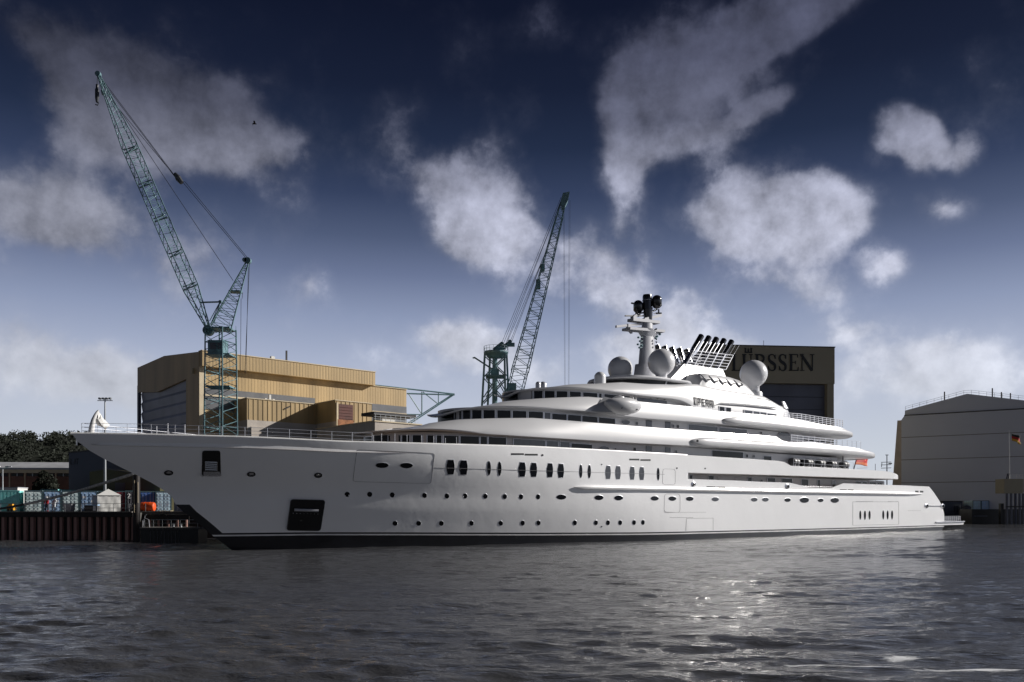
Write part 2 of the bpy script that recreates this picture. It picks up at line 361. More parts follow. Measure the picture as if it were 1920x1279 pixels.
# ================================================================== setting: water, ground, hills
def build_water():
    nr, nc = 820, 640
    Y = 7.0*np.exp(np.linspace(0, math.log(300/7.0), nr)); U = np.linspace(-1.0, 1.0, nc)
    YY = np.repeat(Y[:, None], nc, 1); XX = YY*U[None, :]
    Z = np.zeros_like(YY)
    spc = (YY*(2.0/nc)+YY*math.log(300/7.)/nr)*.5
    r = np.random.default_rng(3)
    patch = .75+.35*np.sin(XX*.031+YY*.045+1)*np.sin(XX*.017-YY*.027+2)+.25*np.sin(XX*.11+YY*.13)
    for i in range(90):
        lam = .6*(20/.6)**r.random(); k = 2*pi/lam
        th = radians(96)+r.normal()*.33
        a = .0135*lam**.66*(.6+.8*r.random())
        if lam > 4: a *= .55
        att = np.clip((lam/spc-2.5)/3, 0, 1)
        ph = k*(XX*cos(th)+YY*sin(th))+r.random()*6.28+.6*np.sin(XX*.21*r.random()+YY*.19*r.random()+r.random()*6)
        sn_ = np.sin(ph)
        Z += a*att*patch*(sn_+.22*np.cos(2*ph))
    Z *= .36
    v = np.stack([XX, YY, Z], -1).reshape(-1, 3)
    idx = np.arange(nr*nc).reshape(nr, nc)
    q = np.stack([idx[:-1,:-1], idx[:-1,1:], idx[1:,1:], idx[1:,:-1]], -1).reshape(-1, 4)
    # the rest of the river, flat, a little lower
    b = len(v); R = 3000
    v = np.vstack([v, [(-R,-R,-.35),(R,-R,-.35),(R,R*.4,-.35),(-R,R*.4,-.35)]])
    q = np.vstack([q, [[b,b+1,b+2,b+3]]])
    me = bpy.data.meshes.new('water'); me.vertices.add(len(v)); me.vertices.foreach_set('co', v.astype(np.float32).ravel())
    me.loops.add(q.size); me.loops.foreach_set('vertex_index', q.astype(np.int32).ravel())
    me.polygons.add(len(q)); me.polygons.foreach_set('loop_start', np.arange(0, q.size, 4, dtype=np.int32)); me.polygons.foreach_set('loop_total', np.full(len(q), 4, np.int32))
    me.polygons.foreach_set('use_smooth', [True]*len(q)); me.update(); me.validate()
    o = bpy.data.objects.new('water', me); COL.objects.link(o); o['kind'] = 'structure'
    m = bpy.data.materials.new('river_water'); m.use_nodes = True; t = m.node_tree; bs = t.nodes['Principled BSDF']
    bs.inputs['Base Color'].default_value = (.060, .061, .066, 1); bs.inputs['Roughness'].default_value = .08
    bs.inputs['IOR'].default_value = 1.34
    co = t.nodes.new('ShaderNodeTexCoord')
    def ns(sc, stretch, d, rg=.55, rot=0):
        mp = t.nodes.new('ShaderNodeMapping'); mp.inputs['Scale'].default_value = stretch; mp.inputs['Rotation'].default_value = (0,0,rot); t.links.new(co.outputs['Object'], mp.inputs[0])
        n = t.nodes.new('ShaderNodeTexNoise'); n.inputs['Scale'].default_value = sc; n.inputs['Detail'].default_value = d; n.inputs['Roughness'].default_value = rg; n.inputs['Distortion'].default_value = .4
        t.links.new(mp.outputs[0], n.inputs['Vector']); return n.outputs['Fac']
    def bump(h, dist, st, prev=None):
        b_ = t.nodes.new('ShaderNodeBump'); b_.inputs['Distance'].default_value = dist; b_.inputs['Strength'].default_value = st
        t.links.new(h, b_.inputs['Height'])
        if prev: t.links.new(prev, b_.inputs['Normal'])
        return b_.outputs[0]
    b1 = bump(ns(.5, (.4, 1, 1), 5, .6, .15), .22, .35)
    b2 = bump(ns(1.7, (.36, 1, 1), 5, .58, -.08), .16, .85, b1)
    b3 = bump(ns(6.0, (.4, 1, 1), 5, .6), .048, .95, b2)
    t.links.new(b3, bs.inputs['Normal'])
    # foam: thin broken streaks in the wash
    gm = t.nodes.new('ShaderNodeNewGeometry'); mpf = t.nodes.new('ShaderNodeMapping'); mpf.vector_type = 'TEXTURE'
    def streak(loc, rot, scl):
        mpf = t.nodes.new('ShaderNodeMapping'); mpf.vector_type = 'TEXTURE'
        mpf.inputs['Location'].default_value = loc; mpf.inputs['Rotation'].default_value = (0,0,rot); mpf.inputs['Scale'].default_value = scl
        t.links.new(gm.outputs['Position'], mpf.inputs[0])
        g = t.nodes.new('ShaderNodeTexGradient'); g.gradient_type = 'SPHERICAL'; t.links.new(mpf.outputs[0], g.inputs[0]); return g.outputs['Fac']
    def mm(op, a, b):
        n = t.nodes.new('ShaderNodeMath'); n.operation = op
        for i, x in enumerate((a, b)):
            if isinstance(x, (int, float)): n.inputs[i].default_value = x
            else: t.links.new(x, n.inputs[i])
        return n.outputs[0]
    s1 = mm('MAXIMUM', streak((8.6,21.9,0), -.16, (3.4,.34,3)), streak((11.6,21.4,0), -.05, (3.0,.6,3)))
    s1 = mm('MAXIMUM', s1, streak((10.6,23.2,0), .3, (1.3,.7,3)))
    s1 = mm('MAXIMUM', s1, mm('MULTIPLY', streak((-29,81,0), .0, (9,1.1,3)), .62))
    s1 = mm('MAXIMUM', s1, mm('MULTIPLY', streak((-5.4,30,0), .1, (2.6,.3,3)), .5))
    s1 = mm('MAXIMUM', s1, mm('MULTIPLY', streak((34,58,0), .1, (9,.6,3)), .55))
    fm = mm('MULTIPLY', s1, ns(3.2, (.5,1,1), 8, .75))
    fr = t.nodes.new('ShaderNodeMapRange'); fr.inputs[1].default_value = .27; fr.inputs[2].default_value = .36; t.links.new(fm, fr.inputs[0])
    df = t.nodes.new('ShaderNodeBsdfDiffuse'); df.inputs[0].default_value = (.75,.77,.8,1)
    mx = t.nodes.new('ShaderNodeMixShader'); t.links.new(fr.outputs[0], mx.inputs[0]); t.links.new(bs.outputs[0], mx.inputs[1]); t.links.new(df.outputs[0], mx.inputs[2])
    t.links.new(mx.outputs[0], t.nodes['Material Output'].inputs[0])
    me.materials.append(m)
build_water()

QZ = 3.5       # quay level
g = MB()
edge = [(-900,109),(-48,109),(-48,128),(40,202),(66,218),(112,246),(175,232),(900,232)]
far = [(3000,1400),(-3000,1400)]
poly = edge+far
g.v = [(x,y,QZ) for x,y in poly]+[(x,y,-2) for x,y in edge]
n = len(poly); g.f = [tuple(range(n))]+[(i, i+1, n+i+1, n+i) for i in range(1, len(edge)-1)]; g.m = [0]*len(g.f)
obj('ground', g, 'ground', kind='structure')
# wooded hill on the left
hm = MB(); nx, ny = 60, 16
for j in range(ny):
    for i in range(nx):
        x = -620+i*11.0; y = 330+j*14
        h = 33*min(1, j/5)**.7*(1/(1+math.exp((x+95)/28)))+1.6*sin(x*.05)+1.5*sin(x*.021+y*.03)
        hm.v.append((x, y, max(QZ+.02, QZ+h-3)))
for j in range(ny-1):
    for i in range(nx-1): hm.f.append((j*nx+i, j*nx+i+1, (j+1)*nx+i+1, (j+1)*nx+i)); hm.m.append(0)
obj('hill', hm, 'leaf', kind='structure', smooth=True)
fo = MB(); cen = []
def hz(x, y):
    j = (y-330)/14
    return QZ+33*min(1, max(0,j)/5)**.7*(1/(1+math.exp((x+95)/28)))+1.6*sin(x*.05)+1.5*sin(x*.021+y*.03)-3
for _ in range(900):
    x = -330+rng.random()*250; y = 322+rng.random()**1.3*90
    r_ = 2.6+1.7*rng.random(); cen.append((x, y, max(hz(x,y), QZ)+r_*.55, r_))
foliage(fo, cen, 120, .85, .5)
obj('woodland', fo, 'leaf', kind='stuff')

# ================================================================== the yacht
YF = Frame((-6.6, 100.4), radians(38.8))
yacht = thing('yacht', 'long white superyacht with five decks and dark tinted windows lying in the river', 'yacht', (YF.c[0], YF.c[1], 0), YF.th)
_st = [(-1.5,-25.4),(0,-26.6)]
for px_, py_ in [(422,1024),(396,1002),(369,979),(345,961),(330,948),(250,888),(220,873),(170,845),(150,833),(138,823),(137,817)]:
    s_, z_ = YF.hit(px_, py_, 0); _st.append((z_, s_))
_st.append((10.6, _st[-1][1])); _st.sort()
_hi = [(a, b) for a, b in _st if a > 4.2]; _pf = np.polyfit([a for a, b in _hi], [b for a, b in _hi], 3)
_st = [(a, b) for a, b in _st if a <= 4.2]+[(z_, float(np.polyval(_pf, z_))) for z_ in np.linspace(4.3, 10.6, 26)]
SZ = [a for a, b in _st]; SS = [b for a, b in _st]
def s0z(z): return float(np.interp(z, SZ, SS))
def aftw(s): return 1-.13*max(0, (s-68)/34)**2
def hb(s, z):
    zc_ = min(max(z, -1.5), 10.9); f = zc_/10.9
    Lh = 60+(50-60)*max(f, 0); p = 1.75+(2.7-1.75)*max(f, 0)**1.3
    q = (s-s0z(zc_))/Lh
    if q <= 0: return 0.0
    g = 1.0 if q >= 1 else 1-(1-q)**p
    # slight tip rounding
    return 10.5*g*aftw(s)
def hbtop(s): return hb(s, 10.6)
_sh = []
for px_, py_ in [(250,814.5),(350,817),(480,820.5),(640,828.5),(834,833.5),(1000,838),(1120,844),(1240,850.5)]:
    c = YF.cast(px_, py_, lambda s, z: hbtop(s)); _sh.append((c[0], c[2]))
_sh.sort(); print('sheer', [(round(a,1), round(b,2)) for a, b in _sh])
_sh = [(-41, _sh[0][1]-.02)]+_sh
CUT = 29.3
def zt(s, aft=False):
    if not aft: return float(np.interp(s, [a for a,b in _sh], [b for a,b in _sh]))
    return float(np.interp(s, [CUT,39.8,40.2,52.3,53.4,63.6,64.6,96], [7.86,7.86,7.80,7.80,7.2,7.2,7.98,7.98]))
def zs(s): return float(np.interp(s, [-30,-20,0,20,50,95,112], [1.66,1.55,1.28,1.08,1.0,.97,.95]))
_se = []
for px_, py_ in [(1776,982),(1776,972),(1775,962),(1771,950),(1765,940),(1753,925),(1743,914),(1741,912)]:
    s_, z_ = YF.hit(px_, py_, 9.4); _se.append((z_, s_))
_se = sorted([(-1.5,_se[0][1]-4),(.8,_se[0][1])]+_se)
def sez(z): return float(np.interp(z, [a for a,b in _se], [b for a,b in _se]))
def build_hull():
    cols = [('f', q) for q in [0,.004,.010,.0185,.03,.045,.065,.09,.12,.155,.19,.23,.27,.31,.35,.40,.45,.5,.55,.6,.65,.7,.75,.8,.85,.9,.95,1.0]]
    cols += [('a', q) for q in [0.0,.06,.142,.147,.22,.3,.320,.334,.4,.48,.475,.49,.55,.62,.68,.74,.80,.86,.90,.94,.97,1.0]]
    cols = cols[:28]+sorted(set(cols[28:]), key=lambda c: c[1])
    NR = 13
    def colpts(kind, q):
        pts = []
        stop_ = (s0z(10.6)+q*(CUT-s0z(10.6))) if kind == 'f' else (CUT+q*(sez(7.9)-CUT))
        top = zt(stop_, kind == 'a')
        zw = zs(stop_)
        zl = [-1.5, -.4, zw-.32, zw-.17, zw] + [zw+(top-zw)*(i/NR) for i in range(1, NR+1)]
        for z in zl:
            s = s0z(z)+q*(CUT-s0z(z)) if kind == 'f' else CUT+q*(sez(z)-CUT)
            pts.append((s, hb(s, z), z))
        s, t, z = pts[-1]
        ti = max(0, t-.25)
        pts += [(s+(.3 if t < 1 else 0), ti, z), (s+(.3 if t < 1 else 0), max(0, t-.32), z-1.0)]
        return pts
    C_ = [colpts(*c) for c in cols]; K = len(C_[0])
    m = MB()
    for sgn in (-1, 1):
        o = len(m.v)
        for c in C_:
            for s, t, z in c: m.v.append((s, sgn*t, z))
        for i in range(len(C_)-1):
            for j in range(K-1):
                f = (o+i*K+j, o+(i+1)*K+j, o+(i+1)*K+j+1, o+i*K+j+1)
                zmid = (C_[i][j][2]+C_[i][j+1][2])/2
                mi = 0
                if j < 2: mi = 1
                elif j == 2: mi = 2
                elif j == 3: mi = 1
                elif i < 3 and C_[i][j+1][2] < 4.6: mi = 1
                m.f.append(f if sgn < 0 else f[::-1]); m.m.append(mi)
    # transom
    o2 = len(C_)*K; b = (len(C_)-1)*K
    for j in range(K-3):
        m.f.append((b+j, o2+b+j, o2+b+j+1, b+j+1)); m.m.append(1 if j < 4 else 0)
    me = bpy.data.meshes.new('hull'); me.from_pydata(m.v, [], m.f)
    for x in ('white', 'boot', 'stripe'): me.materials.append(M[x])
    me.polygons.foreach_set('material_index', m.m); me.polygons.foreach_set('use_smooth', [True]*len(m.f))
    import bmesh
    bm = bmesh.new(); bm.from_mesh(me); bmesh.ops.remove_doubles(bm, verts=bm.verts, dist=.002); bmesh.ops.recalc_face_normals(bm, faces=bm.faces); bm.to_mesh(me); bm.free()
    me.set_sharp_from_angle(angle=radians(30))
    o = bpy.data.objects.new('hull', me); COL.objects.link(o); o.parent = yacht
    # decks inside the bulwark
    d = MB()
    ss = np.linspace(-39.5, CUT+1, 60)
    for s in ss: d.v += [(s, -max(0, hb(s,10.6)-.3), zt(s)-.95), (s, max(0, hb(s,10.6)-.3), zt(s)-.95)]
    d.f = [(2*i, 2*i+2, 2*i+3, 2*i+1) for i in range(59)]; d.m = [0]*59
    obj('foredeck', d, 'teak', yacht)
    d = MB(); ss = np.linspace(CUT-.5, 95, 40)
    for s in ss: d.v += [(s, -(hb(s,7)-.3), 6.85), (s, hb(s,7)-.3, 6.85)]
    d.f = [(2*i, 2*i+2, 2*i+3, 2*i+1) for i in range(39)]; d.m = [0]*39
    obj('main_deck', d, 'teak', yacht)
build_hull()
# bright capping along the sheer
cp = [(s, -max(.02, hbtop(s)-.2), zt(s)+.02) for s in np.concatenate([np.linspace(-40.9,-38,14), np.linspace(-37, CUT, 44)])]
cp = [(-41.0, 0, zt(-41)+.02)]+[p for p in cp if p[1] < -.2]
cp2 = [(a, -b, c) for a, b, c in cp][::-1]
obj('capping_rail', MB().path(cp2+cp[1:], .115, 8), 'stripe', yacht, smooth=True)

# --- outline helpers for the deck bands
def mk_outline(s0, ln, s1, lt, W, a=2.2, b=2.2, wf=None, n=26, m=24, nb=20):
    pts = []
    for i in range(n):
        th = (i/n)*pi/2; x = cos(th)**(2/a); y = sin(th)**(2/a)
        pts.append([s0+ln-x*ln, W*y])
    for i in range(m): pts.append([s0+ln+(s1-lt-s0-ln)*i/m, W])
    for i in range(nb+1):
        th = pi/2*(1-i/nb); x = cos(th)**(2/b); y = sin(th)**(2/b)
        pts.append([s1-lt+x*lt, W*y])
    if wf: pts = [[s, t*wf(s)] for s, t in pts]
    return pts
def plan_of(ol, ins=0.0):
    S = np.array([p[0] for p in ol]); T = np.array([p[1] for p in ol])
    o = np.argsort(S, kind='stable'); S = S[o]; T = T[o]
    def fn(s, z=0):
        if s <= S[0]+ins or s >= S[-1]-ins: return -5.0
        return float(np.interp(s, S, T))-ins
    return fn
def inset_ol(ol, d):
    """offset a half outline inwards by d (number or function of s)"""
    res = []
    k = len(ol)
    for i, (s, t) in enumerate(ol):
        a = ol[max(0, i-1)]; b = ol[min(k-1, i+1)]
        ds, dt = b[0]-a[0], b[1]-a[1]
        if i == 0: ds, dt = 0, 1
        if i == k-1: ds, dt = 0, -1
        l = sqrt(ds*ds+dt*dt)+1e-9
        dd = d(s) if callable(d) else d
        res.append([s+dt/l*dd, max(0.0, t-ds/l*dd)])
    return res
def proj_extreme(ol, side):
    f = min if side < 0 else max
    return f(YF.px(s, t)[0] for s, t in ol)
def fit_nose(tip, ln, W, a=2.2):
    lo, hi = -60, 60
    for _ in range(40):
        c = (lo+hi)/2
        if proj_extreme(mk_outline(c, ln, c+60, 6, W, a), -1) < tip: lo = c
        else: hi = c
    return lo
def fit_tail(tip, lt, W, b=2.2, wf=None):
    lo, hi = 20, 140
    for _ in range(40):
        c = (lo+hi)/2
        if proj_extreme(mk_outline(c-60, 6, c, lt, W, 2.2, b, wf), 1) < tip: lo = c
        else: hi = c
    return lo
def table(pxs, fn):
    r = []
    for x, y in pxs:
        c = YF.cast(x, y, fn)
        if c: r.append((c[0], c[2]))
    r.sort(); return r
def tab(r): 
    S = [a for a,b in r]; Z_ = [b for a,b in r]
    return lambda s: float(np.interp(s, S, Z_))
def loft(name, ol, rings, m, closed_caps=True, smooth=35, parent=None, label=None):
    """rings: list of (inset, zfn, matindex)"""
    mb = MB(); R = []
    for ins, zf, *_ in rings:
        o_ = inset_ol(ol, ins) if ins else ol
        loop = [(s, -t, zf(ol[i][0])) for i, (s, t) in enumerate(o_)]
        loop += [(s, t, zf(ol[i][0])) for i, (s, t) in list(enumerate(o_))[::-1][1:-1]]
        R.append(loop)
    n = len(R[0])
    for r in R: mb.v += r
    for k in range(len(R)-1):
        for i in range(n):
            j = (i+1) % n
            mb.f.append((k*n+i, k*n+j, (k+1)*n+j, (k+1)*n+i)); mb.m.append(0)
    if closed_caps:
        h = len(ol)
        for k in (0, len(R)-1):
            for i in range(h-1):
                a = i; b = i+1; c = (n-i-1) % n if i+1 < h-1 else b; d = (n-i) % n
                ids = []
                for q in (a, b, c, d):
                    if q not in ids: ids.append(q)
                if len(ids) >= 3: mb.f.append(tuple(k*n+q for q in ids)); mb.m.append(0)
    return obj(name, mb, m, parent or yacht, smooth=smooth, label=label)
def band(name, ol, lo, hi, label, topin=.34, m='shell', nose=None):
    h = lambda f: (lambda s: lo(s)+(hi(s)-lo(s))*f)
    tn = topin if callable(topin) else (lambda s: topin)
    T = lambda f, c=0.0: (lambda s: tn(s)*f+c)
    rings = [(.45, lambda s: lo(s)+.0), (.10, lambda s: lo(s)+.0), (.02, lambda s: lo(s)+.06), (0, lambda s: lo(s)+.16),
             (T(.12), h(.35)), (T(.42), h(.62)), (T(.76), h(.86)), (T(1), h(.97)), (T(1,.12), h(1.0)), (T(1,.45), h(1.0)), (T(1,.5), h(.9))]
    return loft(name, ol, rings, m, label=label)
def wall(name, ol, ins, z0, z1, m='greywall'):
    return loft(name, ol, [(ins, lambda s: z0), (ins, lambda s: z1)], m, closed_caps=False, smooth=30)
def winstrip(ol_wall, s_a, s_b, z_a, z_b, m='glass', off=.04, name='window', frame=True, side=-1):
    fn = plan_of(ol_wall); mb = MB(); n = max(2, int((s_b-s_a)/1.0)+1)
    S = np.linspace(s_a, s_b, n)
    T = [max(.05, fn(s)) for s in S]
    for s, t in zip(S, T):
        for (dt, z) in ((off, z_a), (off, z_b), (off-.1, z_b), (off-.1, z_a)): mb.v.append((s, side*(t+dt), z))
    for i in range(n-1):
        for j in range(4): mb.f.append((4*i+j, 4*(i+1)+j, 4*(i+1)+(j+1)%4, 4*i+(j+1)%4)); mb.m.append(0)
    mb.f += [(0,1,2,3), (4*n-4,4*n-1,4*n-2,4*n-3)]; mb.m += [0,0]
    o = obj(name, mb, m, yacht)
    if frame:
        fb = MB(); w = .05
        for z in (z_a-w, z_b):
            for i in range(n-1):
                fb.add([(S[i], side*(T[i]+off+.03), z), (S[i+1], side*(T[i+1]+off+.03), z), (S[i+1], side*(T[i+1]+off+.03), z+w), (S[i], side*(T[i]+off+.03), z+w),
                        (S[i], side*(T[i]-.02), z), (S[i+1], side*(T[i+1]-.02), z), (S[i+1], side*(T[i+1]-.02), z+w), (S[i], side*(T[i]-.02), z+w)],
                       [(0,1,2,3),(4,7,6,5),(0,4,5,1),(3,2,6,7)])
        for i in (0, n-1): fb.box((S[i]-.045, min(side*(T[i]+off+.035), side*(T[i]-.02)), z_a-w), (S[i]+.045, max(side*(T[i]+off+.035), side*(T[i]-.02)), z_b+w))
        obj('window_frame', fb, 'silver', o)
    return o
def swin(ol_wall, xa, xb, py, z_a, z_b, **k):
    fn = plan_of(ol_wall); a = YF.cast(xa, py, fn); b = YF.cast(xb, py, fn)
    if a and b and b[0] > a[0]:
        winstrip(ol_wall, a[0], b[0], z_a, z_b, **k)

# ---- band A: upper hull band over the open side deck, s from CUT to the stern
sA1 = fit_tail(1684, 6, 10.5, 2.4, aftw)
olA = [[CUT-1.5, 0.0], [CUT-1.5, hb(CUT, 9.5)-.4], [CUT-1.3, hb(CUT,9.5)-.06], [CUT-.6, hb(CUT,9.5)-.05], [CUT-.03, hb(CUT,9.5)-.04], [CUT, hb(CUT, 9.5)]]+[[s, hb(s, 9.5)] for s in np.linspace(CUT+.5, sA1-6, 34)]
for i in range(15):
    th = pi/2*(1-i/14); x = cos(th)**(2/2.4); y = sin(th)**(2/2.4); s = sA1-6+x*6; olA.append([s, hb(s, 9.5)*y])
plA = lambda s, z=0: hb(s, 9.5)
loA = tab([(CUT, 8.63)]+table([(1330,888.5),(1400,890),(1475,892),(1560,895)], plA)+[(sA1-3, 9.0),(sA1, 9.15)])
hA = table([(1300,854),(1400,860),(1468,865)], plA); s1_ = hA[-1][0]
hA2 = table([(1484,873.5),(1560,877.5),(1640,882)], plA)
hiA = tab([(CUT, zt(CUT))]+hA+[(s1_+.3, hA[-1][1]-.05), (s1_+1.7, hA2[0][1])]+hA2+[(sA1-9, hA2[-1][1]-.02), (sA1-7, hA2[-1][1]-.12), (sA1-5, hA2[-1][1]-.4), (sA1-3.5, hA2[-1][1]-.75), (sA1-2, 9.3), (sA1, 9.2)])
print('A', [(round(s), round(loA(s),2), round(hiA(s),2)) for s in (30,40,50,55,60,70,80,85)], sA1)
hh = lambda f: (lambda s: loA(s)+(hiA(s)-loA(s))*f)
loft('deck_band', olA, [(.6, loA), (.08, loA), (0, lambda s: loA(s)+.08), (0, hh(.5)), (0, hh(.97)), (.05, hh(1)), (.45, hh(1)), (.5, hh(.55))], 'white', label='band over the open main deck, stepping down aft')
# rounded highlight lip on the upper edge
olAw = inset_ol(olA, 2.2)
wall('deckhouse', olA, 2.2, 6.8, 8.75)
sB0 = fit_nose(674, 20, 10.0); sB1 = fit_tail(1638, 11, 9.2, 2.0)
wfB = lambda s: 1-.08*max(0, min(1, (s-20)/45))
olB = mk_outline(sB0, 20, sB1, 12, 10.0, wf=wfB, b=2.0, m=40); plB = plan_of(olB)
tinB = lambda s: .34+2.6*max(0.0, 1-(s-sB0)/26)**1.3; plBi = plan_of(inset_ol(olB, tinB))
lB = table([(720,810),(760,807.5),(813,806.5),(860,809),(913,815),(1000,820),(1100,826),(1200,832),(1320,838),(1400,843),(1477,848.5),(1565,853.5),(1612,858)], plB)
hB = table([(685,814.5),(710,808),(735,802),(780,793),(847,786.3),(920,784),(1000,783.5),(1100,791),(1200,799),(1320,808),(1459,818)], plBi)
sB_step = hB[-1][0]
hB += [(sB_step+1.6, hB[-1][1]-.75)]+table([(1520,829),(1565,835),(1600,839)], plan_of(olB, .5))+[(sB1, 13.15)]
hB.sort()
lB += [(sB1-1.0, 12.75), (sB1, 12.95)]
loB, hiB = tab(lB), tab(hB)
print('B', sB0, sB1, [(round(a), round(b,2)) for a,b in lB], [(round(a), round(b,2)) for a,b in hB])
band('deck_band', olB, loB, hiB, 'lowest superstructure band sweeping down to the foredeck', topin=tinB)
sBe = YF.hit(1576, 865, 7.5)[0]; olBw = mk_outline(sB0, 20, sBe+1.3, 3, 10.0, wf=wfB, m=40)
wall('deckhouse', olBw, 1.3, 9.6, 12.2)
sC0 = fit_nose(817, 18, 9.0); sC1 = fit_tail(1597, 11, 8.4, 2.0)
wfC = lambda s: 1-.07*max(0, min(1, (s-20)/40))
olC = mk_outline(sC0, 18, sC1, 12, 9.0, wf=wfC, b=2.0, m=40); plC = plan_of(olC)
tinC = lambda s: .34+2.2*max(0.0, 1-(s-sC0)/24)**1.3; plCi = plan_of(inset_ol(olC, tinC))
lC = table([(824,781),(835,777),(860,770),(900,764),(950,763.5),(1000,765),(1050,768),(1110,773),(1207,785),(1320,793),(1417,801),(1500,811),(1555,817)], plC)
hC = table([(828,774.5),(850,767),(900,757),(927,752.5),(1000,747),(1100,743.5),(1200,752.5),(1297,762),(1345,770),(1460,780),(1500,787)], plCi)
hC += table([(1540,795.5),(1575,801)], plan_of(olC, .5))+[(sC1, 16.5)]
lC += [(sC1-1, 16.0), (sC1, 16.25)]; lC.sort(); hC.sort()
loC, hiC = tab(lC), tab(hC)
print('C', sC0, sC1, [(round(a), round(b,2)) for a,b in lC], [(round(a), round(b,2)) for a,b in hC])
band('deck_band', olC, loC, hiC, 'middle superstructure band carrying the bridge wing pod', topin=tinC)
sCe = YF.hit(1535, 820, 6.5)[0]; olCw = mk_outline(sC0, 18, sCe+1.3, 3, 9.0, wf=wfC, m=40)
wall('deckhouse', olCw, 1.3, 13.2, 15.62)
sD0 = fit_nose(944, 15, 7.8); sD1 = fit_tail(1487, 7, 6.8, 2.2)
wfD = lambda s: 1-.12*max(0, min(1, (s-25)/28))
olD = mk_outline(sD0, 15, sD1, 8, 7.8, wf=wfD, m=44); plD = plan_of(olD)
tinD = lambda s: .6+1.6*max(0.0, 1-(s-sD0)/20)**1.3; plDi = plan_of(inset_ol(olD, tinD))
lD = table([(950,744.5),(960,739),(975,734),(1000,730),(1050,727.5),(1090,729),(1130,732.5),(1200,742),(1260,748),(1278,751.5),(1290,757),(1300,763)], plD)
sfin = lD[-1][0]
lD += [(sfin+.4, 16.6), (sD1, 16.6)]
hD = table([(954,741),(975,732),(1000,727),(1030,723.5),(1058,720.5),(1117,719),(1167,716.5),(1217,720),(1260,721),(1305,720),(1350,729),(1400,737),(1435,744),(1462,760)], plDi)
hD += [(sD1, hD[-1][1]-.6)]; lD.sort(); hD.sort()
loD, hiD = tab(lD), tab(hD)
print('D', sD0, sD1, [(round(a), round(b,2)) for a,b in lD], [(round(a), round(b,2)) for a,b in hD])
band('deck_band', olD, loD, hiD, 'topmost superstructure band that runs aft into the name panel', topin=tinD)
wall('deckhouse', olD, 1.0, 16.2, 18.6)

# dark wrap-round glazing at the rounded fronts
def nose_glass(wol, smax, za, zb_):
    P_ = [(s, t) for s, t in wol if s < smax]
    loop = [(s, -t) for s, t in P_[::-1]]+[(s, t) for s, t in P_[1:]]
    mb = MB()
    for i, (s, t) in enumerate(loop):
        a = loop[max(0,i-1)]; b = loop[min(len(loop)-1,i+1)]; dx, dy = b[0]-a[0], b[1]-a[1]; l = sqrt(dx*dx+dy*dy)+1e-9
        mb.v += [(s-dy/l*.05, t+dx/l*.05, za), (s-dy/l*.05, t+dx/l*.05, zb_)]
    c = np.mean([p[0] for p in loop])
    mb.v = [(2*a-(a) , b, z) for a, b, z in mb.v]
    for i in range(len(loop)-1): mb.f.append((2*i, 2*i+2, 2*i+3, 2*i+1)); mb.m.append(0)
    obj('front_glazing', mb, 'glass', yacht, smooth=True)
def s_of(wol, x, y):
    c = YF.cast(x, y, plan_of(wol)); return c[0]
# windows of the three window bands (picture columns turned into stations along each wall)
wB = inset_ol(olBw, 1.3); wC = inset_ol(olCw, 1.3); wD = inset_ol(olD, 1.0)
nose_glass([(s-.05, t+.05) for s, t in wB], s_of(wB, 726, 832), 10.75, 11.9)
nose_glass([(s-.05, t+.05) for s, t in wC], s_of(wC, 851, 773), 13.9, 15.35)
nose_glass([(s-.05, t+.05) for s, t in wD], s_of(wD, 973, 738), 17.0, 18.4)
for a, b in [(727,751),(752.5,768),(772,792),(800,815),(817.5,828),(831,860),(862,898),(900,913),(915,949)]: swin(wB, a, b, 832, 10.75, 11.86)
for a, b in [(962,1022),(1024,1046)]: swin(wB, a, b, 832, 10.75, 11.80, m='greyglass')
swin(wB, 1049, 1068, 832, 10.75, 11.8, m='greyglass'); swin(wB, 1070, 1110, 835, 10.75, 11.68)
for a, b in [(1211,1222),(1247,1257)]: swin(wB, a, b, 842, 10.4, 12.0, m='greyglass', frame=False, name='panel')
swin(wB, 1334, 1393, 850, 10.4, 12.0); 
for a, b in [(1431,1446),(1495,1508),(1512,1530)]: swin(wB, a, b, 858, 10.2, 11.7)
for a, b in [(852,865),(867,882),(884,903),(905,928),(931,957.5),(960,987),(990,1018)]: swin(wC, a, b, 773, 14.3, 15.28)
for a, b in [(1020,1032)]: swin(wC, a, b, 776, 14.3, 15.25, m='greyglass')
for a, b in [(1034,1062),(1063.5,1089),(1090.5,1120),(1121.5,1153)]: swin(wC, a, b, 779, 14.2, 15.18)
for a, b in [(1211,1222),(1247,1257)]: swin(wC, a, b, 794, 13.9, 15.45, m='greyglass', frame=False, name='panel')
swin(wC, 1290, 1345, 800, 13.7, 15.4, m='greyglass'); swin(wC, 1347, 1400, 802, 13.7, 15.4, m='greyglass', frame=True)
swin(wC, 1503, 1527, 818, 13.9, 15.0)
for a, b in [(974,998),(1000,1017.5),(1020,1040),(1042,1064),(1067,1089),(1092,1120),(1122,1128),(1132,1160)]: swin(wD, a, b, 738, 17.35, 18.33)
swin(wD, 1166, 1250, 744, 17.0, 18.35, m='greyglass', frame=False, name='panel')
for a, b in [(1348,1358),(1360,1370)]: swin(inset_ol(olD, .08), a, b, 764, 17.55, 18.35, off=.06)
for a, b in [(1395,1410),(1412,1423),(1425,1436)]: swin(inset_ol(olD, .05), a, b, 769, 17.35, 18.3, m='greyglass', off=.06)
swin(inset_ol(olD, .05), 1438, 1455, 772, 17.35, 18.25, m='greyglass', off=.06)
wA = olAw
